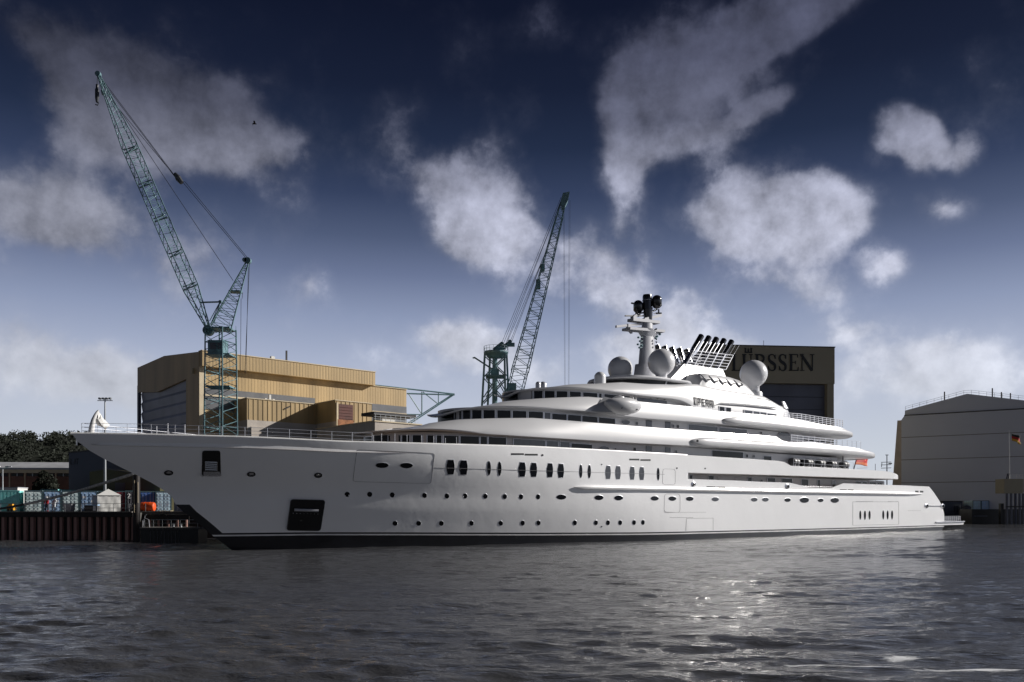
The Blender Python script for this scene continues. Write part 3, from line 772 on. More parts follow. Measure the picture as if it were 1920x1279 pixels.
for a, b, mm_ in [(1292,1298,'glass'),(1328,1338,'glass'),(1401,1409,'glass'),(1438,1453,'glass'),(1465,1485,'glass'),(1502,1515,'glass'),(1532,1537,'glass'),(1560,1566,'greyglass'),(1604,1614.5,'glass'),(1616,1625.5,'glass'),(1629,1642,'glass'),(1644.5,1653,'glass'),(1655,1663,'glass')]:
    swin(wA, a, b, 900, 7.2, 8.5, m=mm_)
for a, b in [(1345,1376),(1378,1398),(1412,1434)]: swin(wA, a, b, 900, 7.0, 8.45, m='greywall', name='wall_panel', frame=False)

# ---- anything seen straight on the hull side
def hullpt(x, y, off=0.0, fn=None):
    c = YF.cast(x, y, fn or (lambda s, z: hb(s, z)))
    return (c[0], -(c[1]+off), c[2])
def ell(x, y, rx, ry, n=18): return [(x+rx*cos(2*pi*i/n), y+ry*sin(2*pi*i/n)) for i in range(n)]
def barrel(x, y, w, h): return [(x-.32*w,y-h/2),(x+.38*w,y-h/2),(x+.5*w,y-h*.15),(x+.5*w,y+h*.15),(x+.36*w,y+h/2),(x-.36*w,y+h/2),(x-.5*w,y+h*.15),(x-.5*w,y-h*.15)]
def lens(x, y, w, h, n=8):
    r_ = [(x+w/2*sin(pi*i/n), y-h/2*cos(pi*i/n)) for i in range(n+1)]
    return r_+[(x-w/2*sin(pi*i/n), y+h/2*cos(pi*i/n)) for i in range(1, n)]
def hullwin(poly, name='porthole', glass='glass', rim='silver', grow=1.06, fn=None, label=None, out=.022, glassoff=.008):
    cx = sum(p[0] for p in poly)/len(poly); cy = sum(p[1] for p in poly)/len(poly)
    pin = [hullpt(x, y, glassoff, fn) for x, y in poly]
    pin2 = [hullpt(x, y, out, fn) for x, y in poly]
    po = [hullpt(cx+(x-cx)*grow, cy+(y-cy)*grow, out*.5, fn) for x, y in poly]
    po2 = [(a, b+.06, c) for a, b, c in po]
    n = len(poly); mb = MB(); mb.v = pin+pin2+po+po2
    for k in range(3):
        for i in range(n): mb.f.append((k*n+i, k*n+(i+1)%n, (k+1)*n+(i+1)%n, (k+1)*n+i)); mb.m.append(0)
    o = obj(name, mb, rim, yacht, smooth=50, label=label)
    g = MB(); c = tuple(np.mean(pin, 0)); c = hullpt(cx, cy, glassoff, fn); g.v = pin+[c]; g.f = [(i, (i+1)%n, n) for i in range(n)]; g.m = [0]*n
    obj('pane', g, glass, o)
    return o
for x, y in [(651,927),(693,927),(735.5,928),(796,929),(838,930),(872,930),(910,930.5),(946.5,931),(977,931.5),(1009,931.5)]:
    f_ = (1.0-.25*(x-651)/360); hullwin(ell(x, y, 4.9*f_, 4.8))
for x, y in [(740.6,981.3),(785,981.3),(827.5,981.3),(884,981),(939,981),(980,980.8),(1009.7,980.5),(1078,980.3),(1117.5,980),(1140,980),(1163,980),(1189,979.6),(1205.6,979.4)]:
    f_ = (1.0-.35*(x-740)/470); hullwin(ell(x, y, 4.7*f_, 4.6))
for x, y, rx, ry in [(716.5,872.5,12,5),(762,873,12,5),(1052.5,932,9,4.6),(1123,933,8.2,4.6),(1160,933.6,8,4.6),(1227.5,934.4,7.4,4.3),(1260.5,934.8,7.2,4.3),(1293,935.2,7,4.2),(1341,936,6.6,4),(1414,936.7,6,3.8),(1435,936.7,6,3.8),(1476.5,937.4,5.8,3.7),(1508,937.6,8.6,5.2),(1538.5,938,5.3,3.5),(1565,938,7.8,4.9)]:
    hullwin(ell(x, y, rx, ry, 22), glass='greyglass' if x in (1341,1414,1435) else 'glass', name='oval_window', grow=1.07)
for x, y, w, h, k in [(844.7,876,15,27,0),(869,876.8,15,26.5,0),(979,880.3,13,26.5,0),(1000.5,881,12.5,26,0),(1031,881.7,11.5,25.8,0),(1051.5,882.7,11.5,25.6,0),(1140,885.6,10,24.5,1),(1158.5,886.2,10,24.5,1),(1185,887.2,9.3,24,1),(1203,887.8,9.3,24,1)]:
    hullwin(barrel(x, y, w, h), name='tall_window', glass='greyglass' if k else 'glass', rim='silver')
for x, y, w, h in [(917,877.8,6.8,26),(936.8,878.8,6.8,26),(1089,883.4,5.8,25),(1105,884,5.8,25),(1234,889,5.2,24),(1613,966,3.8,17),(1621.7,966,3.8,17),(1630.4,966,3.8,17),(1656,965.6,3.7,17),(1664.2,965.6,3.7,17),(1672.6,965.6,3.7,17)]:
    hullwin(lens(x, y, w, h), name='lens_window', rim='silver')
# fairleads with polished rims
for x, y, rx, ry in [(316,887,8.5,5.2),(471,889.5,8,5.2),(596.5,891.5,7.4,5.2)]:
    hullwin(ell(x, y, rx*.62, ry*.58, 16), name='fairlead', glass='chrome', rim='gloss_black', grow=1.65, out=.10)
for x, y in [(1300,908),(1476,912)]:
    hullwin(ell(x, y, 2.5, 3, 14), name='fairlead', glass='black', rim='chrome', grow=1.7, out=.10)
for x, y in [(1737,948.5),(1767,949)]:
    hullwin(ell(x, y, 2.2, 2.8, 14), name='fairlead', glass='black', rim='chrome', grow=1.6, out=.15)
obj('mooring_bar', MB().tube(hullpt(1739,948.5,.15), hullpt(1766,949,.15), .05), 'chrome', yacht)
for x, y, n_ in [(1017,853.5,1.6),(1269,878,1.2),(1322,878.5,1.1),(1128,871,1.0),(1128,987.5,1.0)]:
    hullwin(ell(x, y, n_*1.2, n_*1.3, 10), name='hull_light', glass='black', rim='silver', out=.03)
for xa, xb, y in [(959,982,851.2),(984.5,1008,852.3),(1180,1198.5,861.5),(1201,1219.5,862.5),(1325,1341,913.4),(1343,1359,914),(1575,1587.5,919),(1589.5,1600,919.2),(1716,1722,921.5),(1725,1731,921.7)]:
    pl = [(xa,y-1.4),(xb,y-1.2),(xb,y+1.8),(xa,y+1.6)]
    hullwin(pl, name='freeing_port', glass='black', rim='seam', grow=1.03, out=.02)
# anchor pocket and shell door near the bow
def roundrect(cs, r=.12, n=4):
    out = []
    k = len(cs)
    for i, c in enumerate(cs):
        a = cs[i-1]; b = cs[(i+1) % k]
        for j in range(n+1):
            f = j/n
            p0 = (c[0]+(a[0]-c[0])*r, c[1]+(a[1]-c[1])*r); p1 = (c[0]+(b[0]-c[0])*r, c[1]+(b[1]-c[1])*r)
            out.append(((1-f)**2*p0[0]+2*f*(1-f)*c[0]+f*f*p1[0], (1-f)**2*p0[1]+2*f*(1-f)*c[1]+f*f*p1[1]))
    return out
ap = hullwin(roundrect([(545,936.5),(608.5,938),(599.5,995.5),(537.5,994.5)], .09), name='anchor_pocket', glass='black', rim='gloss_black', grow=1.02, out=.20, glassoff=.16)  # flat black pane on the hull paints the dark of the recess
mb = MB(); mb.tube(hullpt(550,956,.25), hullpt(595,957.5,.25), .14, n=8); obj('anchor_bar', mb, 'silver', ap, smooth=True)
mb = MB()
for i in range(8): c = hullpt(549+i*6.6, 962.2+i*.2, .1); mb.lathe(c, [(.0,-.05),(.06,0),(.0,.06)], 6, ax=(0,-1,0))
for i, x in enumerate((572,585,592)): mb.tube(hullpt(x, 992, .08), hullpt(x, (978,984,977)[i], .08), .025, n=4)
mb.path([hullpt(541+i*7.7, 993.0+i*.1, .08) for i in range(8)], .03, 4)
obj('anchor_fittings', mb, 'silver', ap)
sdoor = hullwin(roundrect([(380,846.5),(412,846.5),(413,891),(379,891)], .12), name='shell_door', glass='black', rim='gloss_black', grow=1.06, out=.08, glassoff=.03)
mb = MB()
for i in range(5): mb.tube(hullpt(384,866.5+i*3.6,.09), hullpt(406.5,867+i*3.6,.09), .035, n=4)
for x in (384,406.5): mb.tube(hullpt(x,866,.09), hullpt(x,883,.09), .035, n=4)
obj('grille', mb, 'chrome', sdoor)
mb = MB(); mb.add([hullpt(379,892.5,.34),hullpt(412.5,892.5,.34),hullpt(411,884.5,.08),hullpt(381,884.5,.08)], [(0,1,2,3)])
a_ = [hullpt(379,892.5,.34),hullpt(412.5,892.5,.34),hullpt(412.5,894,.0),hullpt(379,894,.0)]; mb.add(a_, [(0,1,2,3)])
obj('sill', mb, 'chrome', sdoor)
# door seams
def seam(pts, closed=True, r=.016, sub=6, name='door_seam'):
    P_ = []
    k = len(pts)
    for i in range(k if closed else k-1):
        a = pts[i]; b = pts[(i+1) % k]
        for j in range(sub): P_.append(hullpt(a[0]+(b[0]-a[0])*j/sub, a[1]+(b[1]-a[1])*j/sub, .006))
    P_.append(P_[0] if closed else hullpt(*pts[-1], .006))
    obj(name, MB().path(P_, r, 4), 'seam', yacht)
seam(roundrect([(669,843),(815,850),(808,907),(661.5,903)], .06), r=.02, sub=3)
seam([(815,877),(1246,889.5)], False, r=.018, sub=30, name='knuckle_line')
for q in ([(1243,879),(1266,880),(1266,909),(1242,908)], [(1246,926),(1275,926.5),(1275,961),(1245,960)]): seam(roundrect(q, .15, 2), sub=2)
seam([(1245,961),(1324,960.5)], False); seam([(1256,971),(1256,970.5),(1300,970.5)], False); seam([(1286,996),(1287,972),(1337,971.5),(1337,994)], False)
seam([(1599,985),(1599,941),(1685,941),(1685,983),(1599,985)], False, r=.02)
seam([(1605,940),(1637,940)], False); seam([(1665,940),(1684,940)], False); seam([(1702,957.5),(1727,957.5)], False)
# rubbing rail
rb = [hullpt(x, y, .16) for x, y in [(1075+i*11.06, 913.3+(i*11.06)*.0194-.0) for i in range(60)]]
rr = [.05,.2,.27]+[.28]*54+[.27,.2,.06]
obj('rubbing_rail', MB().path(rb, rr, 8), 'white', yacht, smooth=True)
# side deck rails in the lowered section
for dz_ in (0, .28): obj('guard_rail', MB().tube(hullpt(1486,911-dz_*5,-.1, plA), hullpt(1561,913.3-dz_*5,-.1, plA), .04), 'chrome', yacht)
# stern bathing platform
s1p, _z = YF.hit(1811, 978, 8.6); s0p = sez(1.4)-4.5
pts = [(s0p, 9.25), (s1p-2.2, 8.95), (s1p-.5, 8.4), (s1p, 7.4)]
def plate(z0, z1, grow=0, s_start=s0p):
    m = MB(); ps = [(s_start if i == 0 else s, t+grow) for i, (s, t) in enumerate(pts)]; allp = [(s, -t) for s, t in ps]+[(s, t) for s, t in ps[::-1]]
    return m.prism(allp, lambda a, b, t: (a, b, t), z0, z1)
obj('bathing_platform', plate(1.42, 1.60, .25), 'silver', yacht); 
m = plate(.93, 1.40); obj('platform_base', m, 'white', yacht)
mb = MB(); b_ = [(s0p-4, 9.0),(s1p-3, 8.8),(s1p-.6, 7.2)]
a_ = [(s0p-4, 8.4),(s1p-9, 7.5),(s1p-7, 6.0)]
vs = [(s,-t,.92) for s,t in b_]+[(s,t,.92) for s,t in b_[::-1]]+[(s,-t,-.8) for s,t in a_]+[(s,t,-.8) for s,t in a_[::-1]]
mb.add(vs, [tuple(range(6)), tuple(range(6,12))]+[(i,(i+1)%6,(i+1)%6+6,i+6) for i in range(6)]); obj('stern_bottom', mb, 'boot', yacht)
def railing(name, pts, h, bars=3, step=1.2, r=.025, m='silver', mids=None):
    """posts and bars along a polyline of local points"""
    mb = MB(); pts = [Vector(p) for p in pts]; L_ = [0]
    for a, b in zip(pts, pts[1:]): L_.append(L_[-1]+(b-a).length)
    def at(l):
        for i in range(len(pts)-1):
            if l <= L_[i+1]+1e-6: return pts[i].lerp(pts[i+1], (l-L_[i])/(L_[i+1]-L_[i]+1e-9))
        return pts[-1]
    n = max(1, round(L_[-1]/step)); Q = [at(L_[-1]*i/n) for i in range(n+1)]
    up = Vector((0,0,h))
    for q in Q: mb.tube(q, q+up, r*1.2, n=4)
    for k in range(1, bars+1):
        u = up*(k/bars)
        for a, b in zip(Q, Q[1:]): mb.tube(a+u, b+u, r, n=4, cap=False)
    return obj(name, mb, m, yacht)
railing('stern_rail', [(s0p+1.5,-9.0,1.6),(s1p-2.4,-8.6,1.6)], .95, 4, .9, .035)
# fore deck rail
pr = [hullpt(x, 817, -.25, lambda s,z: hbtop(s)) for x in (152,185,220,260,300,350,400,450,500,550,600,650,700)]
pr = [(-40.2, 0, 0)]+pr
pr = [(a, b, zt(a)-.05) for a, b, c in pr]
railing('bow_rail', pr, 1.0, 3, 2.0, .02); railing('bow_rail', [(a,-b,c) for a,b,c in pr], 1.0, 3, 2.0, .02)
mb = MB()
for x, a, b in [(297,800,816),(318,795,816),(350,797,818),(705,816,829),(720,812,829),(745,812,830),(768,814,831),(795,815,832),(818,816,832),(840,820,834),(861,818,834)]:
    c = hullpt(x, b, -.5, lambda s,z: hbtop(s)); d_ = YF.cast(x, a, plan_of([[-41,0]]+[[s, hbtop(s)-.5] for s in np.linspace(-40,40,80)]))
    mb.tube((c[0], c[1], zt(c[0])-.9), (c[0], c[1], c[2]+(b-a)*.052), .035, n=5)
obj('stanchion', mb, 'silver', yacht, kind='stuff')
# jackstaff horn at the stem
def pl0(x, y, t=0): return YF.at(x, y, t)
hp = [pl0(171,812),pl0(172,803),pl0(173.5,795),pl0(175.5,787),pl0(178.5,779.5),pl0(182,773),pl0(185,769.5)]
obj('jackstaff', MB().path(hp, [.26,.25,.23,.2,.16,.12,.08], 10), 'stripe', yacht, smooth=True)
# ================================================================== yacht: upper works
def YP(x, y, t=0.0): return YF.at(x, y, t)
# side fairings: long pills along bands B and C aft
def fairing(ol, x0, z_c, hh_, tout, smax=None):
    fn = plan_of(ol); a = YF.cast(x0, 0.5*(HY+HY), lambda s, z: fn(s)+.2)
    c = YF.cast(x0, 830, lambda s, z: fn(s)+.2); s0_ = c[0]
    mb = MB(); nk = 12
    tail = [(s, t) for s, t in inset_ol(ol, -.0) if s > s0_+1]
    pts = []
    for s, t in [(s0_+q, fn(s0_+q)) for q in (0,.15,.4,.8,1.4,2.2,3.2)]+[p for p in tail if p[0] > s0_+4]:
        pts.append((s, max(t, 0)))
    pts = [p for i, p in enumerate(pts) if i == 0 or abs(p[0]-pts[i-1][0])+abs(p[1]-pts[i-1][1]) > .05]
    for sgn in (-1, 1):
        o = len(mb.v)
        for i, (s, t) in enumerate(pts):
            g = min(1, sqrt(max(0, (s-s0_))/2.4)) if s < s0_+2.4 else 1.0
            a_ = pts[max(0, i-1)]; b_ = pts[min(len(pts)-1, i+1)]; ds, dt = b_[0]-a_[0], b_[1]-a_[1]; l = sqrt(ds*ds+dt*dt)+1e-9; nx_, ny_ = -dt/l, ds/l
            near_tip = max(0, min(1, (s-(pts[-1][0]-14))/14)); g2 = g*(1-.62*near_tip)
            zz = z_c(s)
            for j in range(nk+1):
                th = -pi/2+pi*j/nk; dt_ = tout*g2*cos(th)**.38 if j not in (0, nk) else -.1; 
                mb.v.append((s+nx_*dt_, sgn*(t+ny_*dt_), zz+hh_*g2*sin(th)))
        for i in range(len(pts)-1):
            for j in range(nk): mb.f.append((o+i*(nk+1)+j, o+(i+1)*(nk+1)+j, o+(i+1)*(nk+1)+j+1, o+i*(nk+1)+j+1)); mb.m.append(0)
    obj('side_fairing', mb, 'shell', yacht, smooth=True)
zc_B = table([(1320,829),(1400,834),(1477,839),(1565,845),(1610,849)], plan_of(olB, -.5)); zcB = tab(sorted(zc_B+[(sB1, 12.95)]))
zc_C = table([(1370,788),(1450,796),(1500,802),(1555,808),(1585,810.5)], plan_of(olC, -.5)); zcC = tab(sorted(zc_C+[(sC1, 16.3)]))
fairing(olB, 1296, zcB, .62, .75); fairing(olC, 1357, zcC, .55, .7)
c = YF.cast(1306, 827, lambda s, z: plB(s)+.6); obj('fairing_light', MB().lathe((c[0], -(c[1]+.12), c[2]), [(.16,0),(.16,.1)], 10, ax=(-.3,-1,0)), 'black', yacht)

# bridge-wing pod on band C
c = YF.cast(1165, 760, lambda s, z: plC(s)+.4); pc = Vector((c[0], -(c[1]+.55), c[2]-.05))
mb = MB(); nu, nv = 28, 16
for i in range(nu+1):
    f = i/nu; x = -3.2+6.0*f
    w = sin(pi*min(1, max(0, f))**.9)**.55 if 0 < f < 1 else 0
    for j in range(nv):
        th = 2*pi*j/nv; cy_, cz_ = cos(th), sin(th)
        top = .62 if cz_ > 0 else 1.0
        mb.v.append((pc.x+x, pc.y+cy_*1.45*w*(abs(cy_)**-.25 if abs(cy_) > .2 else 1), pc.z+.1+cz_*1.3*w*top+.16*x*.5*0))
for i in range(nu):
    for j in range(nv): mb.f.append((i*nv+j, i*nv+(j+1)%nv, (i+1)*nv+(j+1)%nv, (i+1)*nv+j)); mb.m.append(0)
pod = obj('bridge_wing_pod', mb, 'shell', yacht, smooth=True)
mb = MB(); 
mb.lathe(pc+Vector((-1.0,0,.72)), [(.75,0),(.7,.18),(.4,.3),(.0,.33)], 14); mb.box(pc+Vector((.1,-.6,.6)), pc+Vector((1.5,.6,1.0)))
obj('pod_cover', mb, 'shell', pod, smooth=True)
obj('searchlight', MB().box(pc+Vector((.2,-.66,.78)), pc+Vector((.8,-.3,1.08))).box(pc+Vector((1.1,-.66,.78)), pc+Vector((1.4,-.3,1.05))), 'black', pod)
mb = MB()
for dx_ in (-1.6,-.4,1.0): mb.lathe(pc+Vector((dx_,-1.1+abs(dx_)*.05,-.52)), [(.1,-.1),(.1,.1)], 8, ax=(0,-1,-.6))
obj('pod_light', mb, 'black', pod)
# wedge fairing that leads into the pod
mb = MB(); q0 = YF.cast(1108, 772, lambda s,z: plC(s)); q1 = YF.cast(1132, 744, plan_of(olC, .5))
mb.add([(q0[0],-q0[1]-.02,q0[2]+.05),(pc.x-.5,pc.y-.4,pc.z-1.0),(pc.x-.3,pc.y-.9,pc.z+.3),(q1[0],-q1[1]-.1,q1[2]),(pc.x+1.4,pc.y+.4,pc.z-1.1)], [(0,1,2,3),(0,4,1)])
obj('pod_fairing', mb, 'shell', pod, smooth=20)

# lettering OPERA on the name panel: raised blocky outline letters
SEG = {'O':[[(0,0),(0,1),(1,1),(1,0),(0,0)]], 'P':[[(0,0),(0,1),(1,1),(1,.45),(0,.45)]], 'E':[[(1,0),(0,0),(0,1),(1,1)],[(0,.5),(.8,.5)]],
       'R':[[(0,0),(0,1),(1,1),(1,.5),(0,.5)],[(.5,.5),(1,0)]], 'A':[[(0,0),(0,1),(1,1),(1,0)],[(0,.45),(1,.45)]]}
pn = plan_of(olD, .35)
c0 = YF.cast(1299, 758, pn); c1 = YF.cast(1337.5, 764.5, pn); h_ = .9
sd_ = (c1[0]-c0[0])/5
lt = bpy.data.objects.new('lettering', None)
mbs = MB()
for i, ch in enumerate('OPERA'):
    m_ = MB(); sb = c0[0]+i*sd_; w_ = sd_*.62
    for st in SEG[ch]:
        for (a0, b0), (a1, b1) in zip(st, st[1:]):
            for wdt, pr, col in ((.055, .10, 0),):
                A0 = (sb+a0*w_, b0*h_); A1 = (sb+a1*w_, b1*h_)
                dx, dz = A1[0]-A0[0], A1[1]-A0[1]; l = sqrt(dx*dx+dz*dz); ux, uz = dx/l*wdt, dz/l*wdt; vx, vz = -uz, ux
                q = [(A0[0]-ux-vx, A0[1]-uz-vz), (A1[0]+ux-vx, A1[1]+uz-vz), (A1[0]+ux+vx, A1[1]+uz+vz), (A0[0]-ux+vx, A0[1]-uz+vz)]
                zb = lambda s: c0[2]+(c1[2]-c0[2])*(s-c0[0])/(c1[0]-c0[0])
                m_.prism(q, lambda a, b, t: (a, -(pn(a)+t+.34-b*.16), zb(a)+b), .0, .09)
    obj('letter', m_, 'seam', yacht)
# ledge above the aft windows
mb = MB(); ff = plan_of(olD, 0)
L_ = [YF.cast(x, y, lambda s,z: ff(s)+.1) for x, y in [(1343,759),(1352,756),(1370,757),(1400,759),(1430,762),(1450,764),(1470,766)]]
obj('window_ledge', MB().path([(a, -b+.1, c_) for a, b, c_ in L_], [.03,.12,.14,.14,.14,.12,.04], 6), 'shell', yacht, smooth=True)
mb = MB().path([(a, -b, c_) for a, b, c_ in [YF.cast(x, y, plan_of(olD, .5)) for x, y in [(1378,742),(1395,744.5),(1420,747),(1445,751)]]], [.03,.1,.1,.03], 6); obj('window_ledge', mb, 'greywall', yacht)
# added curved reflector, tilted to throw the sun glint off the aft top deck
sc_ = YF.cast(1472, 762, plan_of(olD, .1)) or (sD1-1, 4, 18)
gs_, gz_ = YF.hit(1476, 757, 6.2); print('glint', gs_, gz_, sD1)
mb = MB()
for i in range(37):
    th = radians(-101+i*36/36)
    for k in range(5): mb.v.append((gs_-.4+(3.4-.20*k)*cos(th), (6.35-.125*k)*sin(th), gz_-.75+.27*k))
for i in range(36):
    for k in range(4): mb.f.append((5*i+k, 5*i+5+k, 5*i+6+k, 5*i+k+1)); mb.m.append(0)
obj('glint_reflector', mb, 'glintmetal', yacht, smooth=True)

# deck rails aft of bands C and B
def rail_on(name, pxs, fn, h, bars, step, r, drop=0.0):
    pts = []
    for x, y in pxs:
        c = YF.cast(x, y, fn)
        if c: pts.append((c[0], -c[1], c[2]-drop))
    if len(pts) > 1:
        railing(name, pts, h, bars, step, r); railing(name, [(a,-b,z) for a,b,z in pts], h, bars, step, r)
rail_on('deck_rail', [(1470,788),(1500,790),(1535,795),(1565,799),(1580,801)], plan_of(olC, .9), 1.15, 4, 1.15, .055)
rail_on('deck_rail', [(1483,829),(1510,832),(1545,835),(1568,837)], plan_of(olB, .9), 1.1, 3, 1.6, .07)
rail_on('deck_rail', [(1570,837.5),(1600,840),(1614,841.5)], plan_of(olB, .9), 1.15, 3, 1.6, .025)
rail_on('deck_rail', [(1488,874.5),(1540,878),(1600,881)], lambda s, z: hb(s, 9.5)-.35, 1.15, 2, 2.6, .022)
# arched hatch panel seen on band B's wall aft, ovals of the recessed walls
for x, y, rx, ry, ol, ins, g_ in [(1133,841.5,8.6,4.4,olB,1.22,'greyglass'),(1190,842.5,2,3.2,olB,1.22,'glass'),(1154,841.5,1,1.2,olB,1.22,'black'),(1267.5,847.5,2,3.2,olB,1.22,'greyglass'),(1400.6,855,1.6,3,olB,1.22,'black'),(1413,856,2,3,olB,1.22,'greyglass'),
       (1173,792,8,4.2,olC,1.22,'greyglass'),(1194,794,2,3.1,olC,1.22,'greyglass'),(1262,799,2,3,olC,1.22,'greyglass'),(1271,800,2,3.2,olC,1.22,'black'),(1427,812,1.6,2.4,olC,1.22,'black'),
       (1347,901,2,2.6,olA,2.1,'greyglass'),(1428,902,2,3,olA,2.1,'greyglass'),(1275,753,1,1,olD,.9,'black'),(1220,745.5,2,2,olD,.9,'black'),(1233,747,2,2,olD,.9,'black'),(1246,748.5,2,2,olD,.9,'black')]:
    fn = plan_of(ol, ins) if ol is not olA else (lambda s, z: hb(s, 9.5)-2.1)
    f2 = (lambda fn: (lambda s, z=0: fn(s, z)))(fn)
    try: hullwin(ell(x, y, rx, ry, 16), name='oval_window', glass=g_, fn=f2, out=.04)
    except Exception as e: print('skip', x, y, e)
hullwin([(1459+0*i, 816) for i in range(1)]+[(1470-11*cos(pi*i/10), 818-9.5*sin(pi*i/10)) for i in range(11)], name='arched_window', glass='greyglass', fn=plan_of(olC, 1.2), out=.05)
# round aft pillar and bulkhead under band B
mb = MB().lathe((YP(1570,868,6)[0], -6.0, 9.6), [(1.1,0),(1.1,2.7)], 20); obj('pillar', mb, 'greywall', yacht, smooth=True)
mb = MB(); 
for x in (1580.5,): mb.tube(YP(x,880,8.6), YP(x,854,8.6), .09, n=6)
obj('stanchion', mb, 'black', yacht)
# roof slab over the dark observation opening (px 1165..1305)
def slab(pxs_top, t_half, thick, name, m, insf=0.0):
    pass
def oval_deck(s0_, s1_, W, z0, z1, name, m, a=2.4, crown=0.0):
    ol = mk_outline(s0_, (s1_-s0_)*.45, s1_, (s1_-s0_)*.25, W, a=a)
    return loft(name, ol, [(.5, lambda s: z0), (.12, lambda s: z0), (0, lambda s: z0+.3*(z1-z0)), (.15, lambda s: z0+.8*(z1-z0)), (.7, lambda s: z1), (W*.5, lambda s: z1+crown)], m)
sR0, zR0 = YF.hit(1160, 708, 3.5); sR1, zR1 = YF.hit(1308, 715, 4.5)
print('roof', sR0, zR0, sR1, zR1)
oval_deck(sR0, sR1, 5.6, 21.35, 21.85, 'radar_deck', 'radome', crown=.2)
olR = mk_outline(sR0+1.2, 6, sR1-.3, 2, 4.9)
loft('observation_opening', olR, [(0, lambda s: 19.6), (0, lambda s: 21.4)], 'black')
a_ = YP(1243,717,5.0); b_ = YP(1247,710,5.0); obj('strut', MB().tube((a_[0],a_[1],19.9), (b_[0]+.35,b_[1],21.4), .12, n=6), 'radome', yacht)
# front wedge of the roof
# radomes
def radome(x, y, rpx, t, base=True, name='radome', m='radome', bh=1.0):
    c = YP(x, y, t); Yd = YF.c[1]+c[0]*YF.d[1]+t*YF.n[1]; r_ = rpx*Yd/F
    prof = [(r_*.42, -r_*1.05-bh)] if base else []
    prof += [(r_*.42, -r_*.93)] if base else []
    k = 16
    for i in range(k+1):
        th = -pi/2+pi*i/k
        if base and th < -1.1: continue
        prof.append((max(.001, r_*cos(th)), r_*sin(th)))
    o = obj(name, MB().lathe(c, prof, 32), m, yacht, smooth=60)
    return o, c, r_
radome(1163, 692, 23.5, -3.5, bh=1.2); o_, c, r_ = radome(1240, 679.5, 25.5, 4.2, bh=.6)
obj('radome_foot', MB().lathe((c[0], c[1], c[2]-r_*1.22), [(1.15,-.25),(1.05,0),(.8,.2)], 20), 'radome', o_, smooth=True)
o_, c, r_ = radome(1413, 701, 25.5, 3.2, bh=.5)
obj('radome_foot', MB().lathe((c[0], c[1], c[2]-r_-.95), [(1.35,-.8),(1.35,0),(1.2,.25),(.8,.3),(.75,1.0)], 24), 'radome', o_, smooth=True)
# capsule domes
def capsule(x, yb, yt, wpx, t, m='radome'):
    b_ = YP(x, yb, t); tt = YP(x, yt, t); Yd = YF.c[1]+b_[0]*YF.d[1]+t*YF.n[1]; r_ = wpx/2*Yd/F; H_ = tt[2]-b_[2]
    pr = [(r_, -.3), (r_, H_-r_*.95)]+[(r_*cos(a), H_-r_*.95+r_*.95*sin(a)) for a in [pi/2*i/8 for i in range(1, 9)]]
    pr[-1] = (.001, H_)
    obj('satellite_dome', MB().lathe(b_, pr, 24), m, yacht, smooth=60)
capsule(1125, 719, 697, 22, 3.5); capsule(1009, 729, 715.5, 10, 1.5, 'silver'); capsule(1018.5, 729, 715.5, 13, -.5, 'silver')
# mast
Ym = YF.c[1]+YP(1215,650,0)[0]*YF.d[1]; mp_ = Ym/F
print('mast m/px', mp_, YP(1215,650))
ms = YP(1214,700,0)[0]
def mz(y): return YP(1214, y, 0)[2]
def mell(a0, b0, a1, b1, z0, z1, dx0=0, dx1=0, n=20):
    mb = MB(); mb.v = [(ms+dx0+a0*cos(2*pi*i/n), b0*sin(2*pi*i/n), z0) for i in range(n)]+[(ms+dx1+a1*cos(2*pi*i/n), b1*sin(2*pi*i/n), z1) for i in range(n)]
    mb.f = [(i,(i+1)%n,(i+1)%n+n,i+n) for i in range(n)]+[tuple(range(n))[::-1], tuple(range(n,2*n))]; mb.m = [0]*len(mb.f); return mb
mast = obj('mast', mell(1.9, .85, 1.25, .62, mz(705), mz(632)), 'mast', yacht, smooth=50)
obj('mast_foot', mell(2.6, 1.2, 2.3, 1.1, mz(708), mz(686)), 'mast', mast, smooth=50)
obj('mast_shoulder', mell(1.25, .62, 2.3, .9, mz(632), mz(618)), 'mast', mast, smooth=50)
obj('mast_upper', mell(1.05, .6, .95, .55, mz(618), mz(601)), 'mast', mast, smooth=50)
def bar(x0, y0, x1, y1, t, w, h, m='mast', name='spreader', par=None):
    a = Vector(YP(x0, y0, t)); b = Vector(YP(x1, y1, t)); d_ = (b-a); 
    mb = MB(); mb.add([a+Vector((0,-w,-h)),a+Vector((0,w,-h)),a+Vector((0,w,h)),a+Vector((0,-w,h)),b+Vector((0,-w,-h)),b+Vector((0,w,-h)),b+Vector((0,w,h)),b+Vector((0,-w,h))],
        [(0,1,2,3),(7,6,5,4),(0,4,5,1),(1,5,6,2),(2,6,7,3),(3,7,4,0)])
    return obj(name, mb, m, par or mast)
bar(1174,617,1239,622.5,0,.8,.18); bar(1176,612,1184,621,0,.22,.35,name='bracket')
bar(1155,612.5,1204,607.5,0,.14,.16,name='radar_scanner'); bar(1182,600,1232,605.5,0,.6,.2); bar(1172,592.3,1206,592.3,0,.08,.09,m='black',name='radar_scanner')
bar(1185,598,1191,594,0,.3,.35,name='bracket'); bar(1204,600,1236,592,0,.5,.2,m='mast'); bar(1226,588,1240,588,0,.05,.05,m='black',name='antenna')
for i, yy in enumerate((625,)): pass
mb = MB()
for yy in (619, 638, 643.5, 650.5): c = YP(1221.5, yy, .0); mb.lathe((c[0]-.0, -.86, c[2]), [(.16,0),(.0,.22)], 8, ax=(.2,-1,.2))
obj('mast_light', mb, 'black', mast)
mb = MB()
